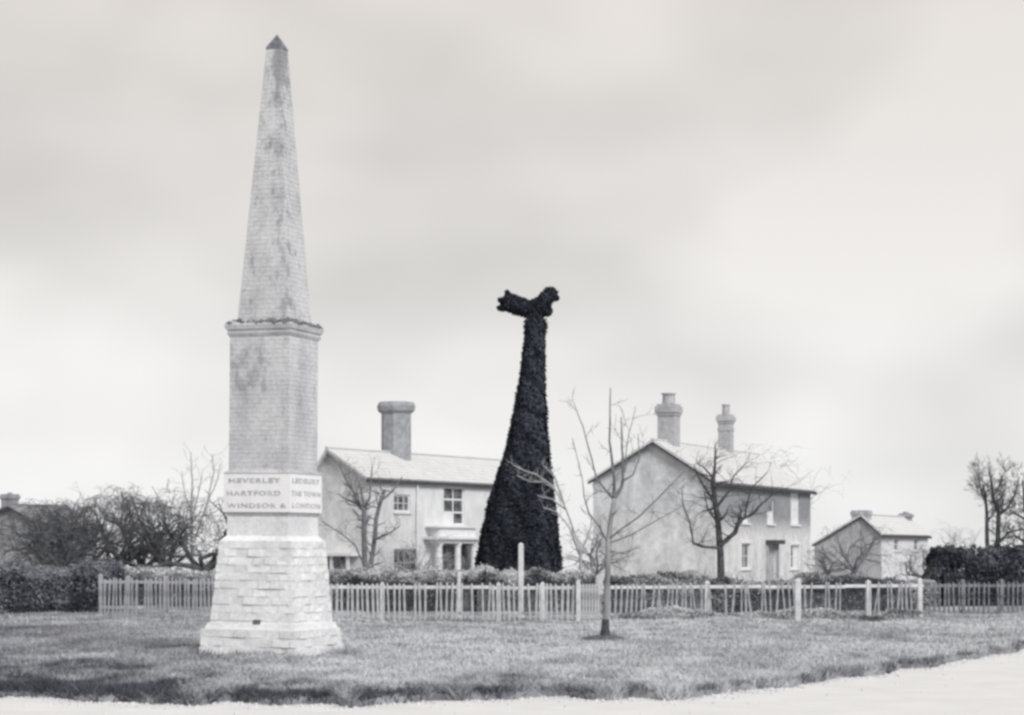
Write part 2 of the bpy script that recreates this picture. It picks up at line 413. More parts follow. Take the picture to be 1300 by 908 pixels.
def join(parts):
    Vs, Fs, Ts = [], [], []; b = 0
    for V, Fc, T in parts:
        Vs.append(V); Fs.append(Fc + b); Ts.append(T); b += len(V)
    return np.concatenate(Vs), np.concatenate(Fs), np.concatenate(Ts)

def capsule_pts(p0, p1, r0, r1, n, q):
    t = q.random(n); a = q.uniform(0, 2 * np.pi, n); ph = np.arccos(q.uniform(-1, 1, n))
    p0, p1 = np.array(p0), np.array(p1)
    dr = np.stack([np.cos(a) * np.sin(ph), np.sin(a) * np.sin(ph), np.cos(ph)], -1)
    r = (r0 + (r1 - r0) * t)[:, None]
    return p0 + (p1 - p0) * t[:, None] + dr * r * q.uniform(.72, 1.16, (n, 1)), dr

# yew topiary -----------------------------------------------------
TY = 75.0
tb = G(660, TY)
yew = thing('yew_topiary', tb, 'tall dark clipped yew, a tapering column with a bird shape on top', 'topiary')
prof = [(407, 667, 692.5), (438, 663.5, 693), (482, 658.5, 693), (526, 650, 694.5), (570, 641, 697.5), (614, 627, 702.5), (658, 615, 708), (702, 606, 712), (722, 603, 713.5), (764, 600, 716)]
zz = np.array([P(0, y, TY).z for y, l, r in prof])[::-1]
cx = np.array([((l + r) / 2 - 650) / F * TY for y, l, r in prof])[::-1] - tb.x
rr = np.array([(r - l) / 2 / F * TY for y, l, r in prof])[::-1] - .045
q = np.random.default_rng(11)
zs_ = np.linspace(zz[0] - .02, zz[-1], 600)
wgt = np.interp(zs_, zz, rr); wgt /= wgt.sum()
n = 62000
z = q.choice(zs_, n, p=wgt) + q.uniform(-.01, .01, n); a = q.uniform(0, 2 * np.pi, n)
R0 = np.interp(z, zz, rr)
bumpy = 1 + .035 * np.sin(a * 7 + z * 2.1) * np.sin(z * 3.1 + a * 2) + .03 * np.sin(a * 13 + z * 5)
rad = R0 * bumpy * (1 - np.abs(q.normal(0, .035, n))) + q.normal(0, .022, n)
cen = np.stack([np.interp(z, zz, cx) + rad * np.cos(a), rad * np.sin(a), z], -1)
nor = np.stack([np.cos(a), np.sin(a), .25 * np.ones(n)], -1)
tone = .28 + .22 * np.sin(a * 5 + z * 2) * np.sin(z * 2.3 + 1) + q.normal(0, .2, n)
tone += 1.0 * np.clip((z - 4.0) / 2.0, 0, 1) * (np.sin(z * 6 + a * 3) + np.sin(a * 2 + 4) > .3) * q.random(n)
V, Fc, T = leaves(cen, nor, .13, 12, .7, tone)
zc_ = np.linspace(zz[0] - .02, zz[-1], 30)
mb = MB()
pts = [Vector((float(np.interp(t, zz, cx)), 0, float(t))) for t in zc_]
mb.tube(pts, [float(np.interp(t, zz, rr)) * .93 for t in zc_], 20)
link('column_foliage', fast_mesh('column_foliage', V, Fc, M['yew'], T), yew)
mb.build('trunk', M['yew'], yew)  # dark foliage core added inside the column leaves, not a stem
caps = [((652, 385), 11.5, (646, 385), 10.5), ((646, 378), 5, (643.5, 370.5), 1.8), ((641, 384), 5, (634, 380.5), 1.8), ((641, 390), 5.5, (633, 391.5), 1.8), ((652, 386.5), 12, (672, 393), 10.5),
        ((672, 393), 10.5, (687, 389), 11.5), ((688, 387), 10.5, (696, 375.5), 9), ((698, 374), 9, (699, 374), 9), ((703, 377), 5, (707.5, 379), 2), ((690, 391), 9.5, (695, 396), 6), ((679, 396), 11, (680, 414), 10)]
ps = []; mb = MB(); tt = []
for i, (p0, r0, p1, r1) in enumerate(caps):
    s = TY / F
    A = P(*p0, TY) - tb; B = P(*p1, TY) - tb
    A.y = B.y = 0
    area = ((A - B).length + r0 * s) * (r0 + r1) * s
    pc, pn = capsule_pts(A, B, r0 * s * .92, r1 * s * .92, int(1200 + 5500 * area), q)
    ps.append((pc, pn))
    mb.tube([A, A.lerp(B, .5), B], [r0 * s * .72, (r0 + r1) / 2 * s * .72, r1 * s * .72], 8)
pc = np.concatenate([p[0] for p in ps]); pn = np.concatenate([p[1] for p in ps])
V, Fc, T = leaves(pc, pn, .11, 13, .9, .15 + .35 * q.random(len(pc)) + .35 * (np.abs(pc[:, 0] - (697 - 660) * TY / F) < .22) * (pc[:, 2] > P(0, 384, TY).z) * q.random(len(pc)))
bird = link('clipped_bird', fast_mesh('clipped_bird', V, Fc, M['yew'], T), yew)
mb.build('bird_core', M['yew'], bird)
q2 = np.random.default_rng(14)
pc, pn = capsule_pts((P(680, 411, TY) - tb), (P(680, 417, TY) - tb), 13.5 * TY / F, 13.5 * TY / F, 2500, q2)
V, Fc, T = leaves(pc, pn, .1, 15, .9, .3 + .5 * q2.random(len(pc)))
link('collar_foliage', fast_mesh('collar_foliage', V, Fc, M['yew'], T), yew)

# branch growth shared by trees and hedges
def grow(mb, p, d, length, r, depth, rn, up=.15, wig=.35, kids=3, sides=5, spread=.7, ceil=None):
    nseg = 4 if depth > 1 else 3
    pts = [p.copy()]; rs = [r]
    for i in range(nseg):
        if ceil and p.z > ceil: d.z = min(d.z, rn.uniform(-.5, .1))
        d = (d + Vector((rn.gauss(0, wig), rn.gauss(0, wig), rn.gauss(0, wig) + up)) * .5).normalized()
        p = p + d * length / nseg; pts.append(p.copy()); rs.append(r * (1 - .62 * (i + 1) / nseg))
        if depth > 0:
            for k in range(kids if i else 1):
                if rn.random() < .72:
                    nd = (d + Vector((rn.gauss(0, spread), rn.gauss(0, spread), rn.gauss(0, spread)))).normalized()
                    grow(mb, p, nd, length * rn.uniform(.45, .75), max(rs[-1] * .62, .006), depth - 1, rn, up, wig, max(1, kids - 1) if depth > 2 else kids + 1, 4 if depth > 1 else 3, spread, ceil)
    mb.tube(pts, rs, sides)


# hedges -----------------------------------------------------------
def hedge(name, pts, th, label, mat, dens, size, seed, toneb=.4, topgain=.3, cat='hedge', rough=.12, corek=.72):
    """pts: list of (X, Y, top height)"""
    q = np.random.default_rng(seed)
    P0 = np.array([(p[0], p[1]) for p in pts]); H = np.array([p[2] for p in pts])
    seg = np.linalg.norm(np.diff(P0, axis=0), axis=1); cum = np.concatenate([[0], np.cumsum(seg)])
    Lh = cum[-1]; n = int(dens * Lh)
    s = q.uniform(0, Lh, n)
    bx = np.interp(s, cum, P0[:, 0]); by = np.interp(s, cum, P0[:, 1])
    hh = np.interp(s, cum, H) * (1 + rough * .55 * fbm(s * .8, s * 0 + seed * 3.3, 4))
    tx = np.gradient(np.interp(np.linspace(0, Lh, 50), cum, P0[:, 0])); ty = np.gradient(np.interp(np.linspace(0, Lh, 50), cum, P0[:, 1]))
    gi = np.clip((s / Lh * 49).astype(int), 0, 49); tl = np.hypot(tx, ty); nx = -ty[gi] / tl[gi]; ny = tx[gi] / tl[gi]
    a = q.uniform(-.25, np.pi + .25, n)
    sq = .7
    cu = np.sign(np.cos(a)) * np.abs(np.cos(a)) ** sq; su = np.sign(np.sin(a)) * np.abs(np.sin(a)) ** sq
    rad = 1 - np.abs(q.normal(0, .12, n)) + .07 * fbm(s * 2.5, a * 2 + seed, 3)
    off = cu * th / 2 * rad; zz_ = np.clip(.5 * hh + su * .5 * hh * rad, .02, None)
    zz_ = np.where(np.sin(a) < .3, q.uniform(0, .8, n) * hh, zz_)
    cen = np.stack([bx + nx * off, by + ny * off, zz_ + q.normal(0, .02, n)], -1)
    nor = np.stack([nx * cu, ny * cu, su], -1)
    org = Vector((float(P0[:, 0].mean()), float(P0[:, 1].mean()), 0))
    tone = toneb + .26 * fbm(s * 1.6, zz_ * 2.6 + seed, 4) + topgain * np.clip((zz_ / hh - .7) / .25, 0, 1) + q.normal(0, .22, n)  # topgain paints lit tops: leaf tone lighter towards the hedge top
    V, Fc, T = leaves(cen - np.array(org), nor, size, seed + 1, 1.0, tone)
    root = thing(name, org, label, cat)
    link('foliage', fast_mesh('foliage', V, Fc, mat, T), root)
    m = MB(); K = 60
    for i in range(K):
        s0, s1 = Lh * i / K, Lh * (i + 1) / K
        for ss in (s0,):
            c0 = Vector((float(np.interp(s0, cum, P0[:, 0])), float(np.interp(s0, cum, P0[:, 1])), 0)) - org
            c1 = Vector((float(np.interp(s1, cum, P0[:, 0])), float(np.interp(s1, cum, P0[:, 1])), 0)) - org
            t = (c1 - c0).normalized(); nn = Vector((-t.y, t.x, 0)) * th * .3
            h0 = float(np.interp(s0, cum, H)) * corek
            m.add([c0 - nn, c1 - nn, c1 + nn, c0 + nn] + [v + Vector((0, 0, h0)) for v in (c0 - nn * .8, c1 - nn * .8, c1 + nn * .8, c0 + nn * .8)],
                  [(0, 1, 5, 4), (1, 2, 6, 5), (2, 3, 7, 6), (3, 0, 4, 7), (4, 5, 6, 7)])
    rn = random.Random(seed)
    for i in range(int(Lh * 9)):
        ss = rn.uniform(0, Lh); hx = float(np.interp(ss, cum, H))
        if corek < .2: break
        p = Vector((float(np.interp(ss, cum, P0[:, 0])), float(np.interp(ss, cum, P0[:, 1])), hx * rn.uniform(.8, .95))) - org + Vector((0, rn.uniform(-.3, .3) * th, 0))
        grow(m, p, Vector((rn.gauss(0, .5), rn.gauss(0, .4), 1)), rn.uniform(.1, .32) + .05, .007, 1, rn, .2, .4, 1, 3)
    m.build('branches', M['bark_mid' if mat is M['pale_hedge'] else 'bark'], root)
    return root
def hp(x, Y, ytop): return ((x - 650) / F * Y, Y, EYE + (HZ - ytop) / F * Y)
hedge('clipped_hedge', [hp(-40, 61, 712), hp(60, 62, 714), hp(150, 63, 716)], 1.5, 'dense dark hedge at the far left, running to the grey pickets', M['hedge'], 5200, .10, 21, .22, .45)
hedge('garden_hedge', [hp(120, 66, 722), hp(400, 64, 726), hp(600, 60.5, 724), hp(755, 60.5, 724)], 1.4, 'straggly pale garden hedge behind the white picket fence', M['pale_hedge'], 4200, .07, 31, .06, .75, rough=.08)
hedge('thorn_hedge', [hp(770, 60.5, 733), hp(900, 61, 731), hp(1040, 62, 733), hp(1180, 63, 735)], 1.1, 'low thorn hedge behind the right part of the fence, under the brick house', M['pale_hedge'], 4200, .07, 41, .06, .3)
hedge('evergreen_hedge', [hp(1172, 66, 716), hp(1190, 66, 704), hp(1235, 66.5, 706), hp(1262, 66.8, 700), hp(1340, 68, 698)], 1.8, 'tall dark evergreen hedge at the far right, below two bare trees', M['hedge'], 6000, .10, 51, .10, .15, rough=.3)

# ------------------------------------------------------------------ obelisk
OY = 37.9; S = OY / F; K = S / 1.341 * .985
ob = thing('obelisk', (-4.28, OY, 0), 'tall brick obelisk on a whitewashed stone base with a lettered white band', 'obelisk', rz=R(-20.2))
ob.rotation_euler = (0, R(.55), R(-20.2))
oz = lambda y: EYE + (HZ - y) * S
rnd = random.Random(4)
SPIRE = (95 * K, 27 * K, oz(413), oz(64)); SHAFT = (oz(430), 112.5 * K)
M['spire_brick'] = stone_material('spire_brick', (.62, .625, .64), (.47, .475, .49), 2.2, .05); stain_layer(M['spire_brick'], 'spire')
M['shaft_brick'] = stone_material('shaft_brick', (.62, .625, .64), (.46, .465, .485), 6.2, .05); stain_layer(M['shaft_brick'], 'shaft')
def courses(z0, a0, z1, a1, rows, nlong, mat, core_mat, name, rough=.012, gap=.012, depth=.12, objects=True, lean=0):
    """individual blocks on four faces of a tapering square mass"""
    ind = .028 if objects and rough > .02 else (.014 if objects else .008)
    ccore = MB(); ccore.frustum(z0, a0 - ind, z1, a1 - ind)
    ccore.build('core', core_mat, ob)
    protos = []
    if objects:
        for k in range(8):
            m = MB(); vs = []
            for a in (-.5, .5):
                for b in (-.5, .5):
                    for e in (-.5, .5):
                        vs.append((a + rnd.uniform(-.02, .02), b + (rnd.uniform(-.12, .12) if b < 0 else 0), e + rnd.uniform(-.05, .05)))
            m.add(vs, [(0, 1, 3, 2), (4, 6, 7, 5), (0, 4, 5, 1), (2, 3, 7, 6), (0, 2, 6, 4), (1, 5, 7, 3)])
            protos.append(m.mesh(name, mat))
    big = MB()
    h = (z1 - z0) / rows
    for r in range(rows):
        zc = z0 + (r + .5) * h; aw = a0 + (a1 - a0) * (r + .5) / rows
        tilt = math.atan2((a0 - a1) / 2, z1 - z0)
        for face in range(4):
            ph = face * math.pi / 2
            nb = max(1, round(nlong * aw / a0))
            cuts = [0] + [(i + (.5 if (r + face) % 2 else 0) + rnd.uniform(-.14, .14) * (nb > 3)) / nb for i in range(1 - ((r + face) % 2), nb)] + [1]
            cuts = sorted(c for c in cuts if 0 <= c <= 1)
            for u0, u1 in zip(cuts, cuts[1:]):
                wdt = (u1 - u0) * aw - gap
                if wdt < .03: continue
                xm = (-.5 + (u0 + u1) / 2) * aw
                dep = depth
                yy = -aw / 2 + dep / 2 + rnd.uniform(-rough, rough) * .6 - .002
                Rm = Matrix.Rotation(ph, 3, 'Z')
                if objects:
                    o = bpy.data.objects.new(name, rnd.choice(protos)); C.objects.link(o); o.parent = ob
                    o.location = Rm @ Vector((xm, yy, zc)); o.rotation_euler = (-tilt, 0, ph)
                    o.scale = (wdt, dep, h - gap)
                else:
                    Mx = Rm @ Matrix.Rotation(-tilt, 3, 'X')
                    big.box(Rm @ Vector((xm, yy, zc)), (wdt, dep, h - gap), Mx)
    if not objects:
        o = big.build(name, mat, ob); o['kind'] = 'stuff'
        return o
m = MB(); m.frustum(-.3, 184 * K, .02, 184 * K); m.build('footing', M['mortar'], ob)
courses(0.0, 184 * K, oz(797), 178 * K, 3, 6, M['lime'], M['mortar'], 'plinth_stone', .035, .02, .16)
courses(oz(797), 158 * K, oz(687), 136 * K, 11, 6.4, M['lime'], M['mortar'], 'stone_block', .012, .006, .12)
m = MB(); m.frustum(oz(797) - .0, 170 * K, oz(790), 164 * K); m.build('plinth_ledge', M['lime'], ob)
m = MB(); m.box((.12, -163 * K / 2 + .03, oz(788)), (.13, .08, .09)); m.build('vent_hole', M['glass'], ob)
m = MB(); m.frustum(oz(687), 136 * K - .02, oz(681), 119 * K); m.build('offset_course', M['lime'], ob)
m = MB(); m.frustum(oz(681), 117 * K, oz(655), 116 * K); m.build('neck', M['lime'], ob)
m = MB(); m.frustum(oz(655), 119 * K, oz(651), 122 * K); m.build('shadow_groove', M['cornice'], ob)
m = MB(); m.frustum(oz(651), 126 * K, oz(602), 125 * K); band = m.build('inscription_band', M['band'], ob)
m = MB(); m.frustum(oz(602), 128 * K, oz(598.5), 116 * K); m.build('band_lip', M['cornice'], ob)
courses(oz(600), 113 * K, oz(430), 112.5 * K, 30, 5, M['shaft_brick'], M['shaft_brick'], 'shaft_brickwork', .003, .005, .1, False)
m = MB(); m.frustum(oz(431), 114 * K, oz(427), 120 * K, True); m.frustum(oz(427) + .001, 120 * K, oz(422), 119 * K); m.build('lower_cornice', M['cornice'], ob)
m = MB(); m.frustum(oz(422) + .001, 124 * K, oz(416.5), 128 * K); m.frustum(oz(416.5) + .001, 128 * K, oz(411), 112 * K); m.build('cornice', M['cornice'], ob)
courses(oz(413), 95 * K, oz(64), 27 * K, 60, 4.4, M['spire_brick'], M['spire_brick'], 'spire_brickwork', .003, .004, .08, False)
m = MB(); m.frustum(oz(64) - .01, 29 * K, oz(61.5), 28 * K); m.frustum(oz(61.5) + .001, 27 * K, oz(45), 1.2 * K); m.build('pointed_cap', M['moss'], ob)
# moss cushions on the cornice weathering
mb = MB()
for k in range(260):
    face = k % 4; u = rnd.uniform(-.5, .5)
    big = (rnd.random() < .35)
    if face in (0,) and u > .2: big = True
    aw = rnd.uniform(112, 125) * K; r = rnd.uniform(.012, .03) * (1.7 if big else 1)
    c = Matrix.Rotation(face * math.pi / 2, 3, 'Z') @ Vector((u * aw, -aw / 2, oz(411) - (aw / K - 112) / 16 * (oz(411) - oz(416.5)) + r * .2))
    mb.prism([(r * .8, c.z - r * .5), (r, c.z), (r * .7, c.z + r * .6), (r * .2, c.z + r * .9)], 6, (c.x, c.y))
o = mb.build('moss', M['moss'], ob); o['kind'] = 'stuff'

# dark grown-in stains on the spire and shaft: patches of thin lichen crust lying on the brick
def crust(name, n, fn, mat):
    mb = MB()
    for k in range(n):
        u, y, face, sz = fn()
        a = (27 + (y - 64) / (413 - 64) * 68) * K if y < 413 else 113 * K
        Rm = Matrix.Rotation(face * math.pi / 2, 3, 'Z')
        c = Rm @ Vector((u * a, -a / 2 - .006, oz(y)))
        mb.box(c, (sz * rnd.uniform(.7, 2), .01, sz * rnd.uniform(.5, 1.2)), Rm @ Matrix.Rotation(rnd.uniform(-.3, .3), 3, 'Y'))
    o = mb.build(name, mat, ob); o['kind'] = 'stuff'
M['crust'] = noisy('lichen_crust', g(.20, .1), g(.36, .08), 9, 5)
M['crust2'] = noisy('faint_lichen', g(.30, .08), g(.42, .06), 9, 5)
def f1():
    if rnd.random() < .5: return rnd.uniform(-.1, .5), rnd.uniform(66, 125), 0, .03
    return rnd.uniform(-.5, .5), rnd.uniform(64, 112), 1, .035

def f2():
    y = rnd.triangular(130, 410, 380); return rnd.gauss(.42, .08) if rnd.random() < .5 else -.5 + abs(rnd.gauss(0, .15)), y, 0 if rnd.random() < .5 else 1, .035
def f2b():
    u, y, f_, s = f2()
    u = min(.49, abs(u)) if f_ == 0 else -min(.49, abs(u)) * rnd.uniform(.2, 1)
    return u, y, f_, s

def f3():
    c = rnd.choice([(-.05, 448, .10, 5), (-.3, 468, .12, 8), (.1, 455, .06, 9), (-.25, 487, .15, 5), (-.05, 490, .1, 3), (-.42, 480, .05, 12), (-.1, 555, .03, 4)])
    return max(-.49, min(.49, rnd.gauss(c[0], c[2] * .7))), rnd.gauss(c[1], c[3] * .7), 0, .045


# lettering
def lettering(txt, u0, u1, y, face, mat, hgt):
    a = 125.5 * K
    cu = bpy.data.curves.new('lettering', 'FONT'); cu.body = txt; cu.size = hgt * 1.38; cu.extrude = .004; cu.offset = .003
    cu.align_x = 'LEFT'; cu.space_character = 1.2
    tmp = bpy.data.objects.new('tmp_text', cu); C.objects.link(tmp)
    dg = bpy.context.evaluated_depsgraph_get(); me = bpy.data.meshes.new_from_object(tmp.evaluated_get(dg))
    bpy.data.objects.remove(tmp); me.name = 'lettering'
    co = [v.co.copy() for v in me.vertices]; w0 = min(c.x for c in co); w1 = max(c.x for c in co)
    wid = (u1 - u0) * a
    Rm = Matrix.Rotation(face * math.pi / 2, 3, 'Z')
    for v, c in zip(me.vertices, co):
        v.co = Rm @ Vector((u0 * a + (c.x - w0) / (w1 - w0) * wid, -a / 2 - .003 - c.z, oz(y) + c.y))
    me.materials.clear(); me.materials.append(mat)
    return link('lettering', me, band)
lettering('HEVERLEY', -.42, .36, 614, 0, M['letters'], .082)
lettering('HARTFORD', -.45, .36, 630, 0, M['letters'], .082)
lettering('WINDSOR &', -.45, .45, 645.5, 0, M['letters'], .082)
lettering('LEDBURY', -.43, .42, 614, 1, M['letters_lit'], .085)
lettering('THE TOWN', -.45, .45, 630, 1, M['letters_lit'], .085)
lettering('LONDON', -.43, .44, 645, 1, M['letters_lit'], .085)

# ------------------------------------------------------------------ bare trees
def px_tree(name, Yd, limbs, base, label, mat, tw=1, seed=0, cat='tree', group=None, twmat=None, twlen=.6, twr=.006, kids=2, depth=1, up=.12, dens=1.0, roots=False):
    """limbs: first is the trunk; each (points in photo pixels, r0 px, r1 px, depth slope)"""
    rn = random.Random(seed)
    b = G(base, Yd)
    root = thing(name, b, label, cat, group)
    crown = MB()
    for i, (pp, r0, r1, dy) in enumerate(limbs):
        pts = []; n = len(pp)
        for j, (x, y) in enumerate(pp):
            v = P(x, y, Yd) - b; v.y = dy * (j / max(1, n - 1)) * 1.0 + (rn.gauss(0, .03) if j else 0)
            v.x *= 1; pts.append(v)
        # refine with wobble
        fine = []; rad = []
        s = Yd / F
        for j in range(n - 1):
            for k in range(3):
                t = k / 3; c = pts[j].lerp(pts[j + 1], t)
                if j or k: c += Vector((rn.gauss(0, .25), rn.gauss(0, .25), 0)) * s
                fine.append(c); tt = (j + t) / (n - 1); rad.append((r0 + (r1 - r0) * tt) * s)
        fine.append(pts[-1]); rad.append(r1 * s)
        if i == 0:
            m = MB()
            if roots:
                fine = [fine[0] - Vector((0, 0, .1)), fine[0] + Vector((0, 0, .06))] + fine[1:]; rad = [rad[0] * 2.2, rad[0] * 1.35] + rad[1:]
            m.tube(fine, rad, 9); m.build('trunk', mat, root, smooth=True)
        else: crown.tube(fine, rad, 6)
        st = 1 if i else len(fine) // 2
        for c, r in list(zip(fine, rad))[st:]:
            for k in range(tw):
                if rn.random() < .8 * dens:
                    d0 = Vector((rn.gauss(0, 1), rn.gauss(0, 1), abs(rn.gauss(.4, .6)))).normalized()
                    grow(crown, c, d0, twlen * rn.uniform(.5, 1.2), max(twr, r * .35), depth, rn, up, .35, kids, 4)
    crown.build('crown', twmat or mat, root)
    return root

px_tree('young_tree', 43.8, [
    ([(768, 812), (769, 790), (771, 750), (772, 715), (772, 689), (777, 653), (780, 633)], 4.1, 3.0, 0),
    ([(780, 633), (779.5, 608), (774, 560), (775.5, 492)], 2.65, 0.63, .1),
    ([(780, 633), (790, 617), (790.6, 588), (789, 560), (788, 530)], 2.65, 0.63, -.2),
    ([(778, 633), (768, 621), (757, 607), (752, 585), (740, 540), (729, 511)], 1.72, 0.45, .3),
    ([(789, 612), (804, 603), (812, 580), (811, 550)], 1.40, 0.45, .2),
    ([(793, 600), (797, 563), (809, 514)], 0.94, 0.36, .5),
    ([(773, 684), (779, 679), (812, 655), (842, 625), (868, 598)], 1.56, 0.54, -.4),
    ([(773, 690), (800, 680), (838, 659), (872, 640)], 1.09, 0.45, .5),
    ([(771, 688), (760, 668), (747, 651), (741, 630), (739, 609), (726, 557)], 1.33, 0.36, -.3),
    ([(772, 700), (790, 702), (812, 695)], 0.78, 0.36, -.3),
], 768, 'slender bare young tree standing alone on the grass in front of the fence', M['sapling'], 1, 3, twmat=M['bark_mid'], twlen=.42, twr=.0055, dens=.55, roots=True, up=.3)
m = MB(); m.tube([Vector((0, 0, -.05)), Vector((0, 0, .06)), Vector((.005, 0, .22)), Vector((.012, 0, .42))], [.21, .125, .088, .077], 10)
m.build('dark_root_collar', M['bark'], [o for o in bpy.data.objects if o.name.startswith('young_tree')][0])
# earth round its foot
mb = MB(); mb.prism([(.6, -.03), (.45, .04), (.2, .085), (.05, .1)], 18)
for i, v in enumerate(mb.v): mb.v[i] = (v[0] * (1 + .12 * math.sin(i * 2.3)), v[1] * (1 + .1 * math.sin(i * 1.7)), v[2] + .012 * math.sin(i * 3.1))
o = mb.build('earth_mound', noisy('dark_earth', g(.08, .1), g(.16, .08), 7, 5, bump=.6), None, G(768, 43.8)); o['label'] = 'low mound of dark turned earth round the foot of the young tree'; o['category'] = 'earth'

px_tree('garden_tree', 72, [
    ([(916, 765), (915.5, 722), (914, 692), (911.5, 663), (907, 635), (905.5, 605)], 5.2, 3.0, 0),
    ([(905.5, 607), (908, 590), (908, 565)], 2.6, .6, .1),
    ([(915, 692), (933, 676), (938, 661), (954, 653), (966, 640), (985, 622)], 3.3, .7, -.4),
    ([(935, 670), (946, 655), (949, 640), (955, 620), (975, 600)], 2.1, .6, .3),
    ([(912, 696), (890, 694), (880, 690), (877, 665), (868, 643), (866, 620)], 1.8, .5, .2),
    ([(907, 637), (895, 620), (885, 605), (880, 590)], 2.0, .5, -.3),
    ([(909, 645), (925, 625), (932, 605), (948, 588)], 2.0, .5, .4),
    ([(905, 606), (893, 593), (885, 588)], 1.4, .5, .1),
    ([(911, 665), (898, 645), (893, 625)], 1.4, .5, -.2),
], 916, 'dark bare tree in front of the brick house with two chimneys', M['bark'], 2, 8, twlen=.7, twr=.0075, kids=2, dens=.9)

px_tree('pollard_tree', 72, [
    ([(464, 765), (463, 719), (462, 672), (462, 648), (455, 640)], 3.6, 3.0, 0),
    ([(470, 765), (470, 719), (475, 685), (477, 659), (482, 637), (487, 622)], 3.4, 2.2, .4),
    ([(456, 640), (447, 622), (440, 611), (429, 587)], 2.4, .8, .2),
    ([(462, 648), (470, 632), (473, 592)], 2.0, .7, -.2),
    ([(475, 685), (488, 680), (500, 674), (508, 668)], 1.6, .6, -.3),
    ([(482, 637), (497, 625), (510, 605)], 1.8, .6, .2),
    ([(463, 721), (452, 693), (436, 679), (410, 662)], 1.2, .6, -.4),
    ([(455, 640), (440, 634), (430, 628)], 1.8, .6, -.2),
    ([(462, 646), (458, 620), (452, 600)], 1.4, .5, -.2),
], 466, 'bare twin-trunked tree in front of the cottage gable', M['bark_mid'], 2, 15, twlen=.6, twr=.007, kids=2, dens=.85)

px_tree('ornamental_shrub', 71.5, [
    ([(738, 765), (737, 720), (738, 690)], 2.4, 1.6, 0),
    ([(738, 705), (722, 668), (706, 650), (690, 645)], 1.0, .7, -.6),
    ([(738, 700), (716, 640), (700, 616), (680, 603), (664, 598), (652, 592)], 1.2, .8, -.9),
    ([(705, 622), (690, 612), (672, 612), (656, 604)], 1.2, .7, -.3),
    ([(716, 640), (704, 606), (689, 592)], 1.3, .7, -.9),
    ([(720, 648), (700, 634), (682, 630)], 1.2, .6, -.8),
    ([(738, 700), (750, 670), (752, 655)], 1.4, .6, .3),
    ([(738, 710), (728, 685), (725, 660)], 1.4, .6, .3),
], 738, 'pale bare shrub with branches reaching across the dark clipped yew', M['bark_pale'], 2, 23, twlen=.34, twr=.010, kids=2, dens=.75, cat='shrub')

def orchard(name, x, ytop, Yd, seed, label, lean=0, wpx=60, mat='orchard_bark', group='gnarled orchard trees at the left', r=7, kd=2):
    rn = random.Random(seed)
    s = Yd / F
    b = G(x, Yd); H = EYE + (HZ - ytop) * s
    root = thing(name, b, label, 'tree', group)
    m = MB(); crown = MB()
    tp = Vector((lean * s, rn.uniform(-.2, .2), H * .34))
    m.tube([Vector((0, 0, -.1)), Vector((lean * s * .3 + .05, 0, H * .12)), Vector((lean * s * .6 - .04, .02, H * .24)), tp], [r * s * 1.2, r * s, r * s * .85, r * s * .75], 8)
    m.build('trunk', M[mat], root, smooth=True)
    nl = 6
    for i in range(nl):
        a = 2 * math.pi * (i + rn.random() * .6) / nl
        d = Vector((math.cos(a) * wpx * .014, math.sin(a) * .7, rn.uniform(.5, 1.5))).normalized()
        grow(crown, tp - Vector((0, 0, rn.uniform(0, .3))), d, H * rn.uniform(.44, .66), max(r * s * .5, .045), 4 if group and 'orchard' in group else 3, rn, .05, .8, kd, 6, .7, H * rn.uniform(.82, .97))
    crown.build('crown', M[mat], root)
    return root
orchard('orchard_tree', 88, 622, 70, 31, 'gnarled bare tree, leftmost of the orchard row above the dark hedge', -12)
orchard('orchard_tree', 108, 618, 72, 32, 'gnarled bare tree with upright black trunk, second from the left over the hedge', -4)
orchard('orchard_tree', 152, 613, 73, 33, 'tallest dark bare orchard tree, rising behind the right end of the dark hedge', 4, 70)
orchard('orchard_tree', 182, 620, 74, 34, 'bare orchard tree in the middle of the row, above the grey pickets', -2, 60)
orchard('orchard_tree', 216, 628, 70, 35, 'low spreading bare orchard tree, second from the obelisk', -6, 60)
orchard('orchard_tree', 260, 616, 68, 36, 'thick-trunked bare orchard tree right beside the obelisk', 0, 60, r=8)
orchard('orchard_tree', 72, 638, 77, 64, 'bare tree set back at the left end of the orchard row', -6, 50)
orchard('orchard_tree', 56, 640, 84, 37, 'small grey bare tree against the house at the far left edge', 0, 50, mat='bark_mid')
px_tree('far_tree', 92, [
    ([(245, 755), (244, 700), (243, 650), (244, 610), (242, 574)], 2.4, .7, 0),
    ([(244, 660), (252, 625), (256, 596)], 1.2, .4, .3), ([(243, 650), (234, 622), (232, 598)], 1.1, .4, -.3),
    ([(246, 690), (262, 640), (270, 600), (268, 578)], 1.5, .5, .5), ([(262, 640), (275, 612), (279, 590)], 1.1, .4, .2),
], 245, 'thin pale tall tree rising behind the orchard beside the obelisk', M['bark_pale'], 2, 38, twlen=.5, twr=.009, dens=.9, up=.35)
orchard('bare_tree', 1081, 660, 88, 39, 'bushy bare tree before the distant house with the wide chimney', 4, 60, mat='bark_mid', group=None, r=4)
orchard('bare_tree', 1170, 690, 84, 40, 'small bare bush at the right corner of the distant house', 2, 30, mat='bark_mid', group=None, r=3)
orchard('bare_tree', 1048, 690, 90, 42, 'low bare bush between the brick house and the distant house', 0, 40, mat='bark_mid', group=None, r=3)
orchard('far_tree', 1212, 668, 120, 43, 'faint pale far tree left of the two dark trunks at the right edge', 0, 60, mat='bark_pale', group=None, r=3)
orchard('far_tree', 990, 566, 112, 44, 'faint twiggy tree showing above the brick house roof', 0, 60, mat='bark_pale', group=None, r=3)
orchard('bare_tree', 756, 662, 76, 45, 'grey bare bush at the left corner of the brick house', -2, 36, mat='bark_mid', group=None, r=3)
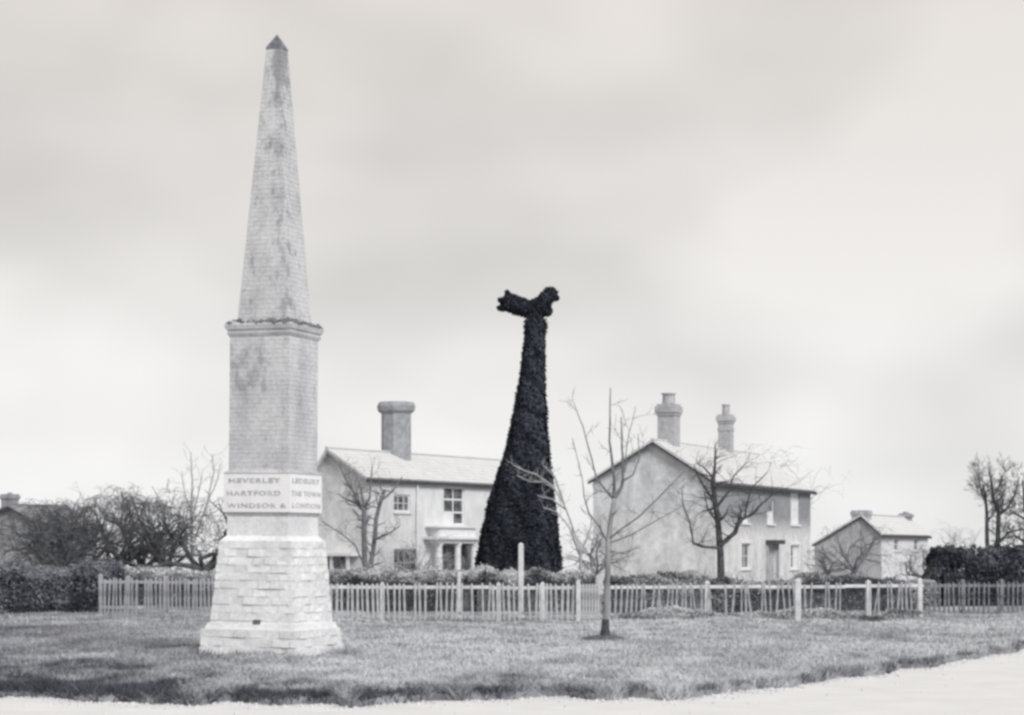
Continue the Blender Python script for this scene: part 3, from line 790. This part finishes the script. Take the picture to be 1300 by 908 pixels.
orchard('bare_tree', 535, 672, 76, 46, 'low bare shrub between the cottage windows', 0, 34, mat='bark_pale', group=None, r=2)

px_tree('roadside_tree', 73, [
    ([(1254, 765), (1254, 701), (1253, 660), (1252, 636), (1249, 615)], 3.6, 1.2, 0),
    ([(1252, 640), (1246, 622), (1244, 605)], 1.2, .5, .2),
    ([(1253, 665), (1262, 650), (1270, 640)], 1.1, .5, -.2),
], 1254, 'bare tree with a straight dark trunk, left one of the pair at the right edge', M['bark'], 2, 51, twlen=.5, twr=.007, dens=1.0, depth=2, up=.3)
px_tree('roadside_tree', 73.5, [
    ([(1268, 765), (1266.5, 701), (1267.7, 650), (1260.5, 633), (1257, 604)], 4.2, 1.3, 0),
    ([(1267, 655), (1280, 645), (1290, 628), (1296, 606)], 2.0, .6, .3),
    ([(1267, 690), (1280, 676), (1295, 672), (1312, 680)], 1.8, .6, -.3),
    ([(1267, 700), (1285, 690), (1300, 700)], 1.6, .6, .3),
    ([(1260, 634), (1268, 618), (1275, 600)], 1.2, .5, .1),
], 1268, 'bare tree with a forked crooked trunk, right one of the pair at the right edge', M['bark'], 2, 52, twlen=.5, twr=.007, dens=1.0, depth=2, up=.3)
px_tree('roadside_tree', 71, [
    ([(1306, 765), (1304, 700), (1302, 650), (1298, 610)], 4.2, 1.3, 0),
    ([(1303, 690), (1290, 680), (1277, 684)], 1.8, .6, .3),
    ([(1302, 660), (1288, 650), (1282, 655)], 1.5, .6, .3),
], 1306, 'bare tree cut by the right edge, its boughs reaching in', M['bark'], 2, 53, twlen=.5, twr=.007, dens=1.0, depth=2, up=.3)

# ------------------------------------------------------------------ houses
def wall_holes(mb, u0, u1, z0, z1, holes, T, dep=.16, top=None):
    """wall rectangle in (u,z) with rectangular openings; T(u,z,depth) gives the point"""
    us = sorted({u0, u1, *[h[0] for h in holes], *[h[1] for h in holes]})
    zs = sorted({z0, z1, *[h[2] for h in holes], *[h[3] for h in holes]})
    for a, b in zip(us, us[1:]):
        for c, d in zip(zs, zs[1:]):
            if any(h[0] <= a and h[1] >= b and h[2] <= c and h[3] >= d for h in holes): continue
            mb.add([T(a, c, 0), T(b, c, 0), T(b, d, 0), T(a, d, 0)], [(0, 1, 2, 3)])
    for h in holes:
        a, b, c, d = h
        q = [(a, c), (b, c), (b, d), (a, d)]
        for i in range(4):
            p0, p1 = q[i], q[(i + 1) % 4]
            mb.add([T(*p0, 0), T(*p1, 0), T(*p1, dep), T(*p0, dep)], [(0, 1, 2, 3)])

def bars(mb, T, a, b, c, d, d0, d1):
    """box between u a..b, z c..d, depth d0..d1"""
    vs = [T(u, z, k) for u in (a, b) for k in (d0, d1) for z in (c, d)]
    mb.add(vs, [(0, 1, 3, 2), (4, 6, 7, 5), (0, 4, 5, 1), (2, 3, 7, 6), (0, 2, 6, 4), (1, 5, 7, 3)])

def window(root, T, a, b, c, d, nx=2, nz=2, glass='glass', frame='frame', name='window', blind=None, fw=.06, sill=True, lintel=None, bar=.03):
    m = MB()
    for (p, q_, r, s) in ((a, b, c, c + fw), (a, b, d - fw, d), (a, a + fw, c + fw, d - fw), (b - fw, b, c + fw, d - fw)): bars(m, T, p, q_, r, s, .06, .12)
    for i in range(1, nx): u = a + (b - a) * i / nx; bars(m, T, u - bar / 2, u + bar / 2, c + fw, d - fw, .065, .115)
    for i in range(1, nz): z = c + (d - c) * i / nz; bars(m, T, a + fw, b - fw, z - bar / 2, z + bar / 2, .068, .112)
    wo = m.build(name, M[frame], root)
    for i in range(nx):
        for j in range(nz):
            m = MB(); x0 = a + (b - a) * i / nx; x1 = a + (b - a) * (i + 1) / nx; z0 = c + (d - c) * j / nz; z1 = c + (d - c) * (j + 1) / nz
            bars(m, T, x0 + .01, x1 - .01, z0 + .01, z1 - .01, .085, .095)
            mt = M[glass]
            if blind and blind(i, j): mt = M['blind']
            m.build('pane', mt, wo)
    if sill:
        m = MB(); bars(m, T, a - .06, b + .06, c - .08, c - .002, -.07, .1); m.build('sill', M['frame'], wo)
    return wo

def slates(root, A, U, D, wid, slope, mat, name='slate_course', ew=.32, eh=.26, rowmax=99):
    """A eave start point, U unit along eave, D unit up the slope; joined overlapping slates"""
    mb = MB(); Nn = U.cross(D).normalized()
    rows = int(slope / eh); rn = random.Random(int(wid * 100))
    for r in range(rows + 1):
        u = -(.5 * ew if r % 2 else 0)
        while u < wid:
            u0, u1 = max(0, u), min(wid, u + ew - .012)
            if u1 - u0 > .05:
                v0 = r * eh; v1 = min(slope, v0 + eh * 1.12)
                if v1 - v0 > .03:
                    l = .016 + rn.uniform(0, .010)
                    p = [A + U * u0 + D * v0 + Nn * l, A + U * u1 + D * v0 + Nn * (l + rn.uniform(-.003, .003)), A + U * u1 + D * v1 + Nn * .004, A + U * u0 + D * v1 + Nn * .004]
                    k = [x - Nn * .02 for x in p]
                    mb.add(p + k, [(0, 1, 2, 3), (0, 4, 5, 1), (1, 5, 6, 2), (3, 7, 4, 0)])
            u += ew
    o = mb.build(name, mat, root); o['kind'] = 'stuff'
    return o

def slab(mb, pts, th):
    n_ = (pts[1] - pts[0]).cross(pts[3] - pts[0]).normalized()
    k = [p - n_ * th for p in pts]
    mb.add(list(pts) + k, [(0, 1, 2, 3), (7, 6, 5, 4), (0, 4, 5, 1), (1, 5, 6, 2), (2, 6, 7, 3), (3, 7, 4, 0)])

def house(name, corner, rz, Lh, rp_, zbase, label, gable_holes, fac_holes, gmat, fmat, rmat, oh=.25, ohx=.3, vergem='fascia'):
    """rp_: roof profile across the depth [(y, z), ...] from the front eave to the back eave"""
    root = thing(name, corner, label, 'house', rz=rz)
    D = rp_[-1][0]
    TF = lambda u, z, k: Vector((u, k, z))          # facade, outward -y
    TG = lambda u, z, k: Vector((k, u, z))          # gable, outward -x
    zf, zb = rp_[0][1], rp_[-1][1]
    m = MB(); wall_holes(m, 0, Lh, 0, zf, fac_holes, TF); m.build('front_wall', M[fmat], root)
    m = MB(); zl = min(zf, zb)
    wall_holes(m, 0, D, 0, zl, gable_holes, TG)
    m.add([TG(0, zl, 0)] + [TG(y, z, 0) for y, z in rp_] + [TG(D, zl, 0)], [tuple(range(len(rp_) + 2))])
    m.build('gable_wall', M[gmat], root)
    m = MB(); m.add([(Lh, 0, 0), (Lh, D, 0), (Lh, D, zb)] + [(Lh, y, z) for y, z in reversed(rp_[:-1])], [tuple(range(len(rp_) + 2))])
    m.add([(0, D, 0), (Lh, D, 0), (Lh, D, zb), (0, D, zb)], [(0, 1, 2, 3)])
    m.build('rear_walls', M[gmat], root)
    ro = MB(); ps = list(rp_)
    # extend the eaves
    def ext(p, q, d):
        v = Vector((p[0] - q[0], p[1] - q[1])).normalized() * d; return (p[0] + v.x, p[1] + v.y)
    ps[0] = ext(ps[0], ps[1], oh); ps[-1] = ext(ps[-1], ps[-2], oh)
    for (y0, z0), (y1, z1) in zip(ps, ps[1:]):
        slab(ro, [Vector((-ohx, y0, z0 + .08)), Vector((Lh + ohx, y0, z0 + .08)), Vector((Lh + ohx, y1, z1 + .08)), Vector((-ohx, y1, z1 + .08))], .07)
    r = ro.build('roof', M[rmat], root)
    for (y0, z0), (y1, z1) in zip(ps, ps[1:]):
        up = z1 > z0
        a, b = ((y0, z0), (y1, z1)) if up else ((y1, z1), (y0, z0))
        Dv = Vector((0, b[0] - a[0], b[1] - a[1])); sl_ = Dv.length; Dv.normalize()
        if up: slates(r, Vector((-ohx, a[0], a[1] + .08)), Vector((1, 0, 0)), Dv, Lh + 2 * ohx, sl_, M[rmat])
        else: slates(r, Vector((Lh + ohx, a[0], a[1] + .08)), Vector((-1, 0, 0)), Dv, Lh + 2 * ohx, sl_, M[rmat])
        # verge board under the slates at the gable end
        m = MB(); slab(m, [Vector((-ohx + .02, y0, z0 + .005)), Vector((-ohx + .06, y0, z0 + .005)), Vector((-ohx + .06, y1, z1 + .005)), Vector((-ohx + .02, y1, z1 + .005))], .09)
        m.build('verge_board', M[vergem], root)
    m = MB(); y0, z0 = ps[0]; m.span(-ohx, Lh + ohx, y0 - .08, y0 + .03, z0 - .10, z0 + .03); m.build('gutter', M['fascia'], root)
    mids = max(rp_, key=lambda p: p[1])
    m = MB(); m.span(-ohx, Lh + ohx, mids[0] - .07, mids[0] + .07, mids[1] + .08, mids[1] + .13); m.build('ridge_tiles', M[rmat], r)
    return root, TF, TG

def chimney(root, x, y, z0, z1, w_, d_, mat, capz, pots, capw=.12, octo=False, band2=False, potr=.16, poth=.5, label=None):
    m = MB()
    if octo: m.prism([(w_ / 2 * 1.05, z0), (w_ / 2 * 1.05, z1)], 8, (x, y))
    else: m.span(x - w_ / 2, x + w_ / 2, y - d_ / 2, y + d_ / 2, z0, z1)
    c = m.build('chimney', M[mat], root)
    m = MB()
    if octo:
        m.prism([(w_ / 2 * 1.1, z1 - capz), (w_ / 2 * 1.3, z1 - capz * .75), (w_ / 2 * 1.36, z1 - capz * .3), (w_ / 2 * 1.22, z1 + .04)], 8, (x, y))
    else:
        m.span(x - w_ / 2 - capw * .5, x + w_ / 2 + capw * .5, y - d_ / 2 - capw * .5, y + d_ / 2 + capw * .5, z1 - capz, z1 - capz * .72)
        m.span(x - w_ / 2 - capw, x + w_ / 2 + capw, y - d_ / 2 - capw, y + d_ / 2 + capw, z1 - capz * .72 + .001, z1 - capz * .1)
        m.span(x - w_ / 2 - capw * .3, x + w_ / 2 + capw * .3, y - d_ / 2 - capw * .3, y + d_ / 2 + capw * .3, z1 - capz * .1 + .001, z1 + .05)
    m.build('cap', M[mat], c)
    if band2:
        m = MB(); m.span(x - w_ / 2 - .03, x + w_ / 2 + .03, y - d_ / 2 - .03, y + d_ / 2 + .03, z1 - capz - .32, z1 - capz - .22); m.build('string_course', M[mat], c)
    for px_, py_ in pots:
        m = MB(); m.prism([(potr * 1.05, z1 + .051), (potr, z1 + .12), (potr * .92, z1 + poth - .06), (potr * 1.12, z1 + poth - .05), (potr * 1.12, z1 + poth)], 12, (x + px_, y + py_))
        m.build('chimney_pot', M[mat], c, smooth=False)
    return c

# --- cottage behind the yew
cY = 82.0; c0 = G(468, cY); ang = math.atan2(.867, .498)
def Lpx(x, c, dx, dy):            # distance along the facade that shows at pixel x
    k = (x - 650) / F
    return (k * c.y - c.x) / (dx - k * dy)
f1_ = lambda x: Lpx(x, c0, .498, .867)
def zat(y, u, c, dy): return EYE + (HZ - y) / F * (c.y + u * dy)
fz = lambda y, u: zat(y, u, c0, .867)
ze = zat(607, 0, c0, 0); zr = zat(571.5, 1.8, c0, .498)
wA = (f1_(500), f1_(521), fz(650, f1_(510)), fz(628, f1_(510)))
wB = (f1_(563.5), f1_(590), fz(667, f1_(577)), fz(618, f1_(577)))
wC = (f1_(500), f1_(530), fz(732, f1_(515)), fz(697, f1_(515)))
dr = (f1_(562), f1_(604), 0.02, fz(690, f1_(580)))
cot, TF, TG = house('cottage', c0, ang, 14.0, [(0, ze), (1.8, zr), (2.5, zr - 1.0), (3.7, zr - 1.45)], 0, 'long pale cottage with a slate roof and tall cluster chimney, left of the yew', [], [wA, wB, wC, dr], 'cottage_gable', 'render', 'slate', oh=.12, ohx=.28, vergem='frame_grey')
window(cot, TF, *wA, 3, 2, blind=lambda i, j: False, fw=.07)
window(cot, TF, *wB, 2, 3, fw=.09, bar=.07, blind=lambda i, j: (i == 0 and j == 0))
window(cot, TF, *wC, 4, 2, frame='frame_grey', fw=.08)
m = MB(); bars(m, TF, dr[0], dr[1], .02, dr[3], .13, .15); m.build('dark_doorway', M['glass'], cot)
# porch: cornice, column and pilasters
fo = lambda x, k: Lpx(x, c0 + Vector((-.867 * k, .498 * k, 0)), .498, .867)
m = MB(); zc0, zc1 = fz(690, f1_(580)), fz(670, f1_(580))
m.span(fo(556,-.5), fo(606,-.5), -.55, -.001, zc0, zc0 + .16); m.span(fo(553,-.6), fo(608,-.6), -.7, -.001, zc0 + .161, zc0 + .27); m.span(fo(558,-.5), fo(604,-.5), -.5, -.001, zc0 + .271, zc1 - .02); m.span(fo(555,-.6), fo(606,-.6), -.6, -.001, zc1 - .019, zc1 + .05)
m.build('porch_cornice', M['frame'], cot)
for k, xx in enumerate((557, 581, 601)):
    m = MB(); u = fo(xx, -.38); m.prism([(.19, .0), (.19, .12), (.15, .14), (.13, zc0 - .16), (.17, zc0 - .08), (.17, zc0 - .001)], 12, (u, -.38)); m.build('porch_column', M['frame'], cot, smooth=False)
# drainpipe
m = MB(); m.prism([(.05, 0), (.05, ze - .1)], 8, (f1_(528), -.07)); m.build('drainpipe', M['frame'], cot)
# octagonal chimney
k = (503 - 650) / F; uu = (k * (c0.y + 1.8 * .498) - (c0.x - 1.8 * .867)) / (.498 - k * .867)
yy = c0.y + 1.8 * .498 + uu * .867
chimney(cot, uu, 1.8, zr - .5, EYE + (HZ - 512) / F * yy, 36.5 / F * yy, .9, 'chim', .42, [], octo=True)
# bay on the gable wall
kb = lambda x: ((x - 650) / F * c0.y - c0.x) / (-.867 - (x - 650) / F * .498)
u1b, u0b = kb(422), kb(452)
zb1 = zat(702, 1, c0, .498); zb0 = zat(732, 1, c0, .498)
m = MB(); m.span(-.5, -.001, u0b - .1, u1b + .25, 0, zat(723, 1, c0, .498)); by = m.build('bay', M['render'], cot)
m = MB(); m.span(-.62, -.001, u0b - .2, u1b + .35, zb1 - .12, zb1); m.build('bay_roof', M['frame'], by)
for (a, b) in ((kb(427), kb(421)), (kb(447), kb(432))):
    m = MB(); m.span(-.48, -.46, a, b, zat(722, 1, c0, .498), zb1 - .13); m.build('pane', M['glass'], by)
for u in (kb(421) + .07, kb(429.5), kb(450)):
    m = MB(); m.span(-.5, -.44, u - .07, u + .06, zat(723, 1, c0, .498) + .001, zb1 - .121); m.build('mullion', M['frame'], by)

# --- brick house with two chimneys
hY = 84.0; h0 = G(908, hY); hd = (.387, .922); ang2 = math.atan2(hd[1], hd[0])
f2_ = lambda x: Lpx(x, h0, *hd)
gz = lambda y, u: zat(y, u, h0, hd[1])
he = gz(611, 0)
g2_ = lambda x: Lpx(x, h0, -hd[1], hd[0])
Dp = g2_(753); ua = g2_(831)
za = EYE + (HZ - 561) / F * (h0.y + ua * hd[0])
zeb = EYE + (HZ - 610) / F * (h0.y + Dp * hd[0])
Lh2 = f2_(1029)
def wr(xa, xb, ya, yb):
    u = f2_((xa + xb) / 2); return (f2_(xa), f2_(xb), gz(yb, u), gz(ya, u))
w1 = wr(942, 951, 642, 664); w2 = wr(974, 983, 643, 665); w3 = wr(1004, 1015, 626, 666)
w2u = wr(974, 983, 622, 640)
w4 = wr(941, 952, 690, 722); w5 = wr(1003, 1014, 692, 722); d2 = wr(974, 985, 691, 722); d2 = (d2[0], d2[1], .02, d2[3])
w1 = wr(942, 951, 634, 664); w2 = wr(974, 983, 634, 665)
holes = [w1, w2, w3, w4, w5, d2]
gw = (g2_(898), g2_(886), EYE + (HZ - 690) / F * hY, EYE + (HZ - 655) / F * hY)
bh, TF, TG = house('brick_house', h0, ang2, Lh2, [(0, he), (ua, za), (Dp, zeb)], 0, 'two-storey brick house with pale gable, white lower front and two chimneys', [], holes, 'gable', 'facade', 'slate', oh=.18, ohx=.28)
window(bh, TF, *w1, 1, 2, blind=lambda i, j: j == 0); window(bh, TF, *w2, 1, 2, blind=lambda i, j: j == 0)
window(bh, TF, *w3, 2, 2, blind=lambda i, j: not (i == 1 and j == 1) or True)
window(bh, TF, *w4, 2, 2, blind=lambda i, j: False); window(bh, TF, *w5, 2, 2, blind=lambda i, j: i == 1)
m = MB(); bars(m, TF, d2[0], d2[1], .02, d2[3], .09, .13); dd = m.build('door', M['door'], bh)
m = MB(); bars(m, TF, d2[0] - .25, d2[1] + .25, d2[3] + .001, d2[3] + .18, -.35, -.002); m.build('door_hood', M['fascia'], bh)
for u in (d2[0] - .12, d2[1] + .12):
    m = MB(); bars(m, TF, u - .07, u + .07, .02, d2[3], -.1, -.002); m.build('door_pilaster', M['frame_grey'], bh)
for wv in (w4, w5):
    for ua_, ub_ in ((wv[0] - .16, wv[0] - .002), (wv[1] + .002, wv[1] + .16)):
        m = MB(); bars(m, TF, ua_, ub_, wv[2] - .08, wv[3], -.03, -.002); m.build('window_surround', M['frame'], bh)
    m = MB(); bars(m, TF, wv[0] - .15, wv[1] + .15, wv[3] + .002, wv[3] + .14, -.06, -.002); m.build('lintel', M['frame'], bh)
def ridge_u(x): 
    k = (x - 650) / F; return (k * (h0.y + ua * hd[0]) - (h0.x - ua * hd[1])) / (hd[0] - k * hd[1])
u1_ = ridge_u(849); Yc1 = h0.y + ua * hd[0] + u1_ * hd[1]
chimney(bh, u1_, ua, za - .3, EYE + (HZ - 515) / F * Yc1, .75, .72, 'chim_pale', .42, [(0, 0)], .09, potr=.27, poth=.5)
u2_ = ridge_u(921.5); Yc2 = h0.y + ua * hd[0] + u2_ * hd[1]
chimney(bh, u2_, ua, za - .3, EYE + (HZ - 528) / F * Yc2, .55, .55, 'chim_pale', .34, [(0, 0)], .08, band2=True, potr=.17, poth=.5)

# --- distant house on the right
dY = 112.0; e0 = G(1119, dY); ang3 = ang2
e2 = lambda x: Lpx(x, e0, *hd); eg = lambda x: Lpx(x, e0, -hd[1], hd[0])
Dd = eg(1034); ud = eg(1094)
zz1 = zat(678, 0, e0, 0); zz2 = EYE + (HZ - 655) / F * (dY + ud * hd[0]); zz3 = max(1.2, EYE + (HZ - 691) / F * (dY + Dd * hd[0]))
Ld = e2(1178)
ew1 = (e2(1135), e2(1141), zat(699, e2(1138), e0, hd[1]), zat(684, e2(1138), e0, hd[1]))
ew2 = (e2(1160), e2(1166), zat(699, e2(1163), e0, hd[1]), zat(684, e2(1163), e0, hd[1]))
M['dist_gable'] = noisy('distant_gable_render', g(.40, .03), g(.58, .02), 1.3, 6)
fh, TF, TG = house('distant_house', e0, ang3, Ld, [(0, zz1), (ud, zz2), (Dd, zz3)], 0, 'smaller distant house with a pale roof, between the brick house and the evergreen hedge', [], [ew1, ew2], 'dist_gable', 'render', 'slate', oh=.15, ohx=.2)
window(fh, TF, *ew1, 1, 2, fw=.05); window(fh, TF, *ew2, 1, 2, fw=.05)
chimney(fh, .35, ud + .1, 0, EYE + (HZ - 649) / F * dY, .75, .9, 'chim_pale', .25, [], .05)
k = (1150 - 650) / F; ux = (k * (dY + ud * hd[0]) - (e0.x - ud * hd[1])) / (hd[0] - k * hd[1])
chimney(fh, ux, ud, zz2 - .4, EYE + (HZ - 653) / F * (dY + ux * hd[1]), 1.0, .5, 'chim', .2, [(-.25, 0), (.25, 0)], .1, potr=.1, poth=.15)

# --- house at the left edge
lY = 95.0; l0 = G(57, lY)
lg = lambda x: Lpx(x, l0, -hd[1], hd[0])
Dl = lg(-40); ul = lg(14)
z1_ = zat(668, 0, l0, 0); z2_ = EYE + (HZ - 643) / F * (lY + ul * hd[0])
lw = (.35, .75, zat(697, 0, l0, 0), zat(681, 0, l0, 0))
lh, TF, TG = house('edge_house', l0, ang2, 4.0, [(0, z1_), (ul, z2_), (Dl, z1_)], 0, 'grey gabled house half hidden by trees at the left edge', [lw], [], 'far_wall', 'far_wall', 'far_roof', oh=.3, ohx=.25)
window(lh, TG, *lw, 1, 2, blind=lambda i, j: True)
chimney(lh, .4, ul + .35, z2_ - .6, EYE + (HZ - 628) / F * lY, .5, .6, 'chim', .2, [(0, 0)], .06, potr=.1, poth=.12)

# ------------------------------------------------------------------ fences
def picket_mesh(wd, ht, mat, point=True, th=.022):
    m = MB(); h = wd / 2
    top = ht + (.02 if point else 0)
    vs = [(-h, -th / 2, 0), (h, -th / 2, 0), (h, -th / 2, ht), (0, -th / 2, top), (-h, -th / 2, ht)]
    vs += [(x, th / 2, z) for x, _, z in vs]
    m.add(vs, [(0, 1, 2, 3, 4), (9, 8, 7, 6, 5), (0, 5, 6, 1), (1, 6, 7, 2), (2, 7, 8, 3), (3, 8, 9, 4), (4, 9, 5, 0)])
    return m.mesh('picket', mat)

def fence(name, pa, pb, ht, pmat, smat, label, gap=.137, pw=.05, posts=(), post_w=.11, post_h=None, rails=(.92, .2), seed=1, railm=None, jit=.02, skip=0., gap_at=None):
    """pa, pb ground points; posts given as fractions"""
    rn = random.Random(seed)
    d = pb - pa; Lf = d.length; rz = math.atan2(d.y, d.x)
    root = thing(name, pa, label, 'fence', rz=rz)
    me = [picket_mesh(pw * k, ht * h_, M[pmat]) for k, h_ in ((1, 1), (1.25, .97), (.85, 1.01))]
    n = int(Lf / gap)
    for i in range(n):
        if rn.random() < skip: continue
        o = bpy.data.objects.new('picket', rn.choice(me)); C.objects.link(o); o.parent = root
        o.location = ((i + .5) * gap + rn.uniform(-.012, .012), -.035, .02 + rn.uniform(-.015, .02)); o.rotation_euler = (rn.gauss(0, .01), rn.gauss(0, jit), 0)
    for r in rails:
        m = MB(); K_ = max(2, int(Lf / 2))
        for i in range(K_):
            x0, x1 = Lf * i / K_, Lf * (i + 1) / K_
            m.box(((x0 + x1) / 2, 0, ht * r + rn.uniform(-.01, .01)), (x1 - x0 - .002, .045, .085), Matrix.Rotation(rn.gauss(0, .003), 3, 'Y'))
        m.build('rail', M[railm or smat] if r > .5 else M['picket_grey'], root)
    ph = post_h or ht + .08
    for f_ in posts:
        m = MB(); hh = ph * rn.uniform(.97, 1.04); m.box((0, 0, hh / 2 - .1), (post_w, post_w, hh + .2)); m.add([(-post_w / 2, -post_w / 2, hh), (post_w / 2, -post_w / 2, hh), (post_w / 2, post_w / 2, hh), (-post_w / 2, post_w / 2, hh), (0, 0, hh + .05)], [(0, 1, 4), (1, 2, 4), (2, 3, 4), (3, 0, 4)])
        m.build('post', M[smat], root, (f_ * Lf, .02, 0), (0, rn.gauss(0, .015), 0))
    return root
A = G(398, 55.6); B = G(733, 55.2)
fr = lambda x, a, b: (x - a) / (b - a)
fence('picket_fence', A, B, .93, 'picket', 'post', 'white picket fence with close-set pales from the obelisk to the gate', posts=[fr(x, 398, 733) for x in (402, 486, 634, 690)], seed=2, skip=.07, jit=.03, post_h=.96)
A = G(764, 55.3); B = G(1172, 57.6)
fence('picket_fence', A, B, .92, 'picket_grey', 'post', 'weathered picket fence with thick white posts and white top rail, right of the gate', posts=[fr(x, 764, 1172) for x in (893, 1100, 1168)], post_w=.12, seed=3, railm='post', rails=(.93,), jit=.06, skip=.18, gap=.14, pw=.045)
A = G(1176, 60.2); B = G(1330, 61.5)
fence('picket_fence', A, B, .88, 'picket_dark', 'picket_dark', 'dull grey picket fence at the far right, below the evergreen hedge', posts=[fr(x, 1176, 1330) for x in (1222, 1270)], post_w=.12, seed=4, gap=.16, skip=.1)
A = G(126, 60.2); B = G(288, 59.0)
fence('picket_fence', A, B, 1.0, 'picket_grey', 'picket_grey', 'grey picket fence left of the obelisk, beside the dark hedge', posts=[fr(x, 126, 288) for x in (128, 163, 210)], post_w=.10, seed=5, gap=.125, skip=.1, jit=.03)
# gate of close white boards
A = G(735, 55.1); gt = thing('picket_gate', A, 'narrow gate of close-set whitish pales just left of the young tree', 'gate')
gm_ = picket_mesh(.05, .90, M['picket'])
for i in range(7):
    o = bpy.data.objects.new('board', gm_); C.objects.link(o); o.parent = gt; o.location = (.04 + i * .077, -.035, .04)
for z in (.2, .8):
    m = MB(); m.box((.27, 0, z), (.54, .04, .08)); m.build('rail', M['picket'], gt)
m = MB(); m.box((-.02, .0, .5), (.1, .1, 1.1)); m.build('hinge_post', M['post'], gt)
# single posts
def lone_post(name, x, Yd, ytop, wpx, label, mat='post'):
    s = Yd / F; b = G(x, Yd); h = EYE + (HZ - ytop) * s; wd = wpx * s
    root = thing(name, b, label, 'post')
    m = MB(); m.box((0, 0, h / 2 - .05), (wd, wd, h + .1)); m.build('shaft', M[mat], root)
    m = MB(); m.add([(-wd * .6, -wd * .6, h), (wd * .6, -wd * .6, h), (wd * .6, wd * .6, h), (-wd * .6, wd * .6, h), (0, 0, h + wd * .5)], [(0, 1, 4), (1, 2, 4), (2, 3, 4), (3, 0, 4), (3, 2, 1, 0)]); m.build('cap', M[mat], root)
lone_post('white_post', 661.5, 57.5, 692, 6.5, 'tall white post standing before the dark yew')
lone_post('white_post', 1013, 54.2, 738, 7, 'thick white post at the fence below the brick house door, its foot in the grass')
lone_post('white_post', 583, 57.5, 728, 4, 'short white post behind the fence below the porch column')

# dead weeds along the fence foot
hedge('weeds', [(G(x, 55.3).x, 55.3, h) for x, h in ((765, .12), (860, .22), (900, .14), (960, .26), (1040, .22), (1110, .24), (1170, .22))], .5, 'pale dead weeds along the foot of the weathered fence', M['pale_hedge'], 900, .06, 71, .5, .3, cat='weeds', rough=.8, corek=.1)

# loose stones along the ragged road edge
mb = MB(); rn = random.Random(9)
for k in range(1300):
    x = rn.uniform(-9, 12); t = abs(rn.gauss(0, .3)) if rn.random() < .93 else rn.uniform(0, 4)
    y = float(edge_y(x)) - .12 - t; z_ = rn.uniform(.008, .028)
    mb.prism([(z_ * .9, -.105), (z_ * rn.uniform(.9, 1.2), -.1 + z_ * .5), (z_ * .5, -.1 + z_)], 5, (x, y))
o = mb.build('loose_stones', M['stones']); o['kind'] = 'stuff'; o['label'] = 'small loose stones along the road beside the grass verge'; o['category'] = 'stones'
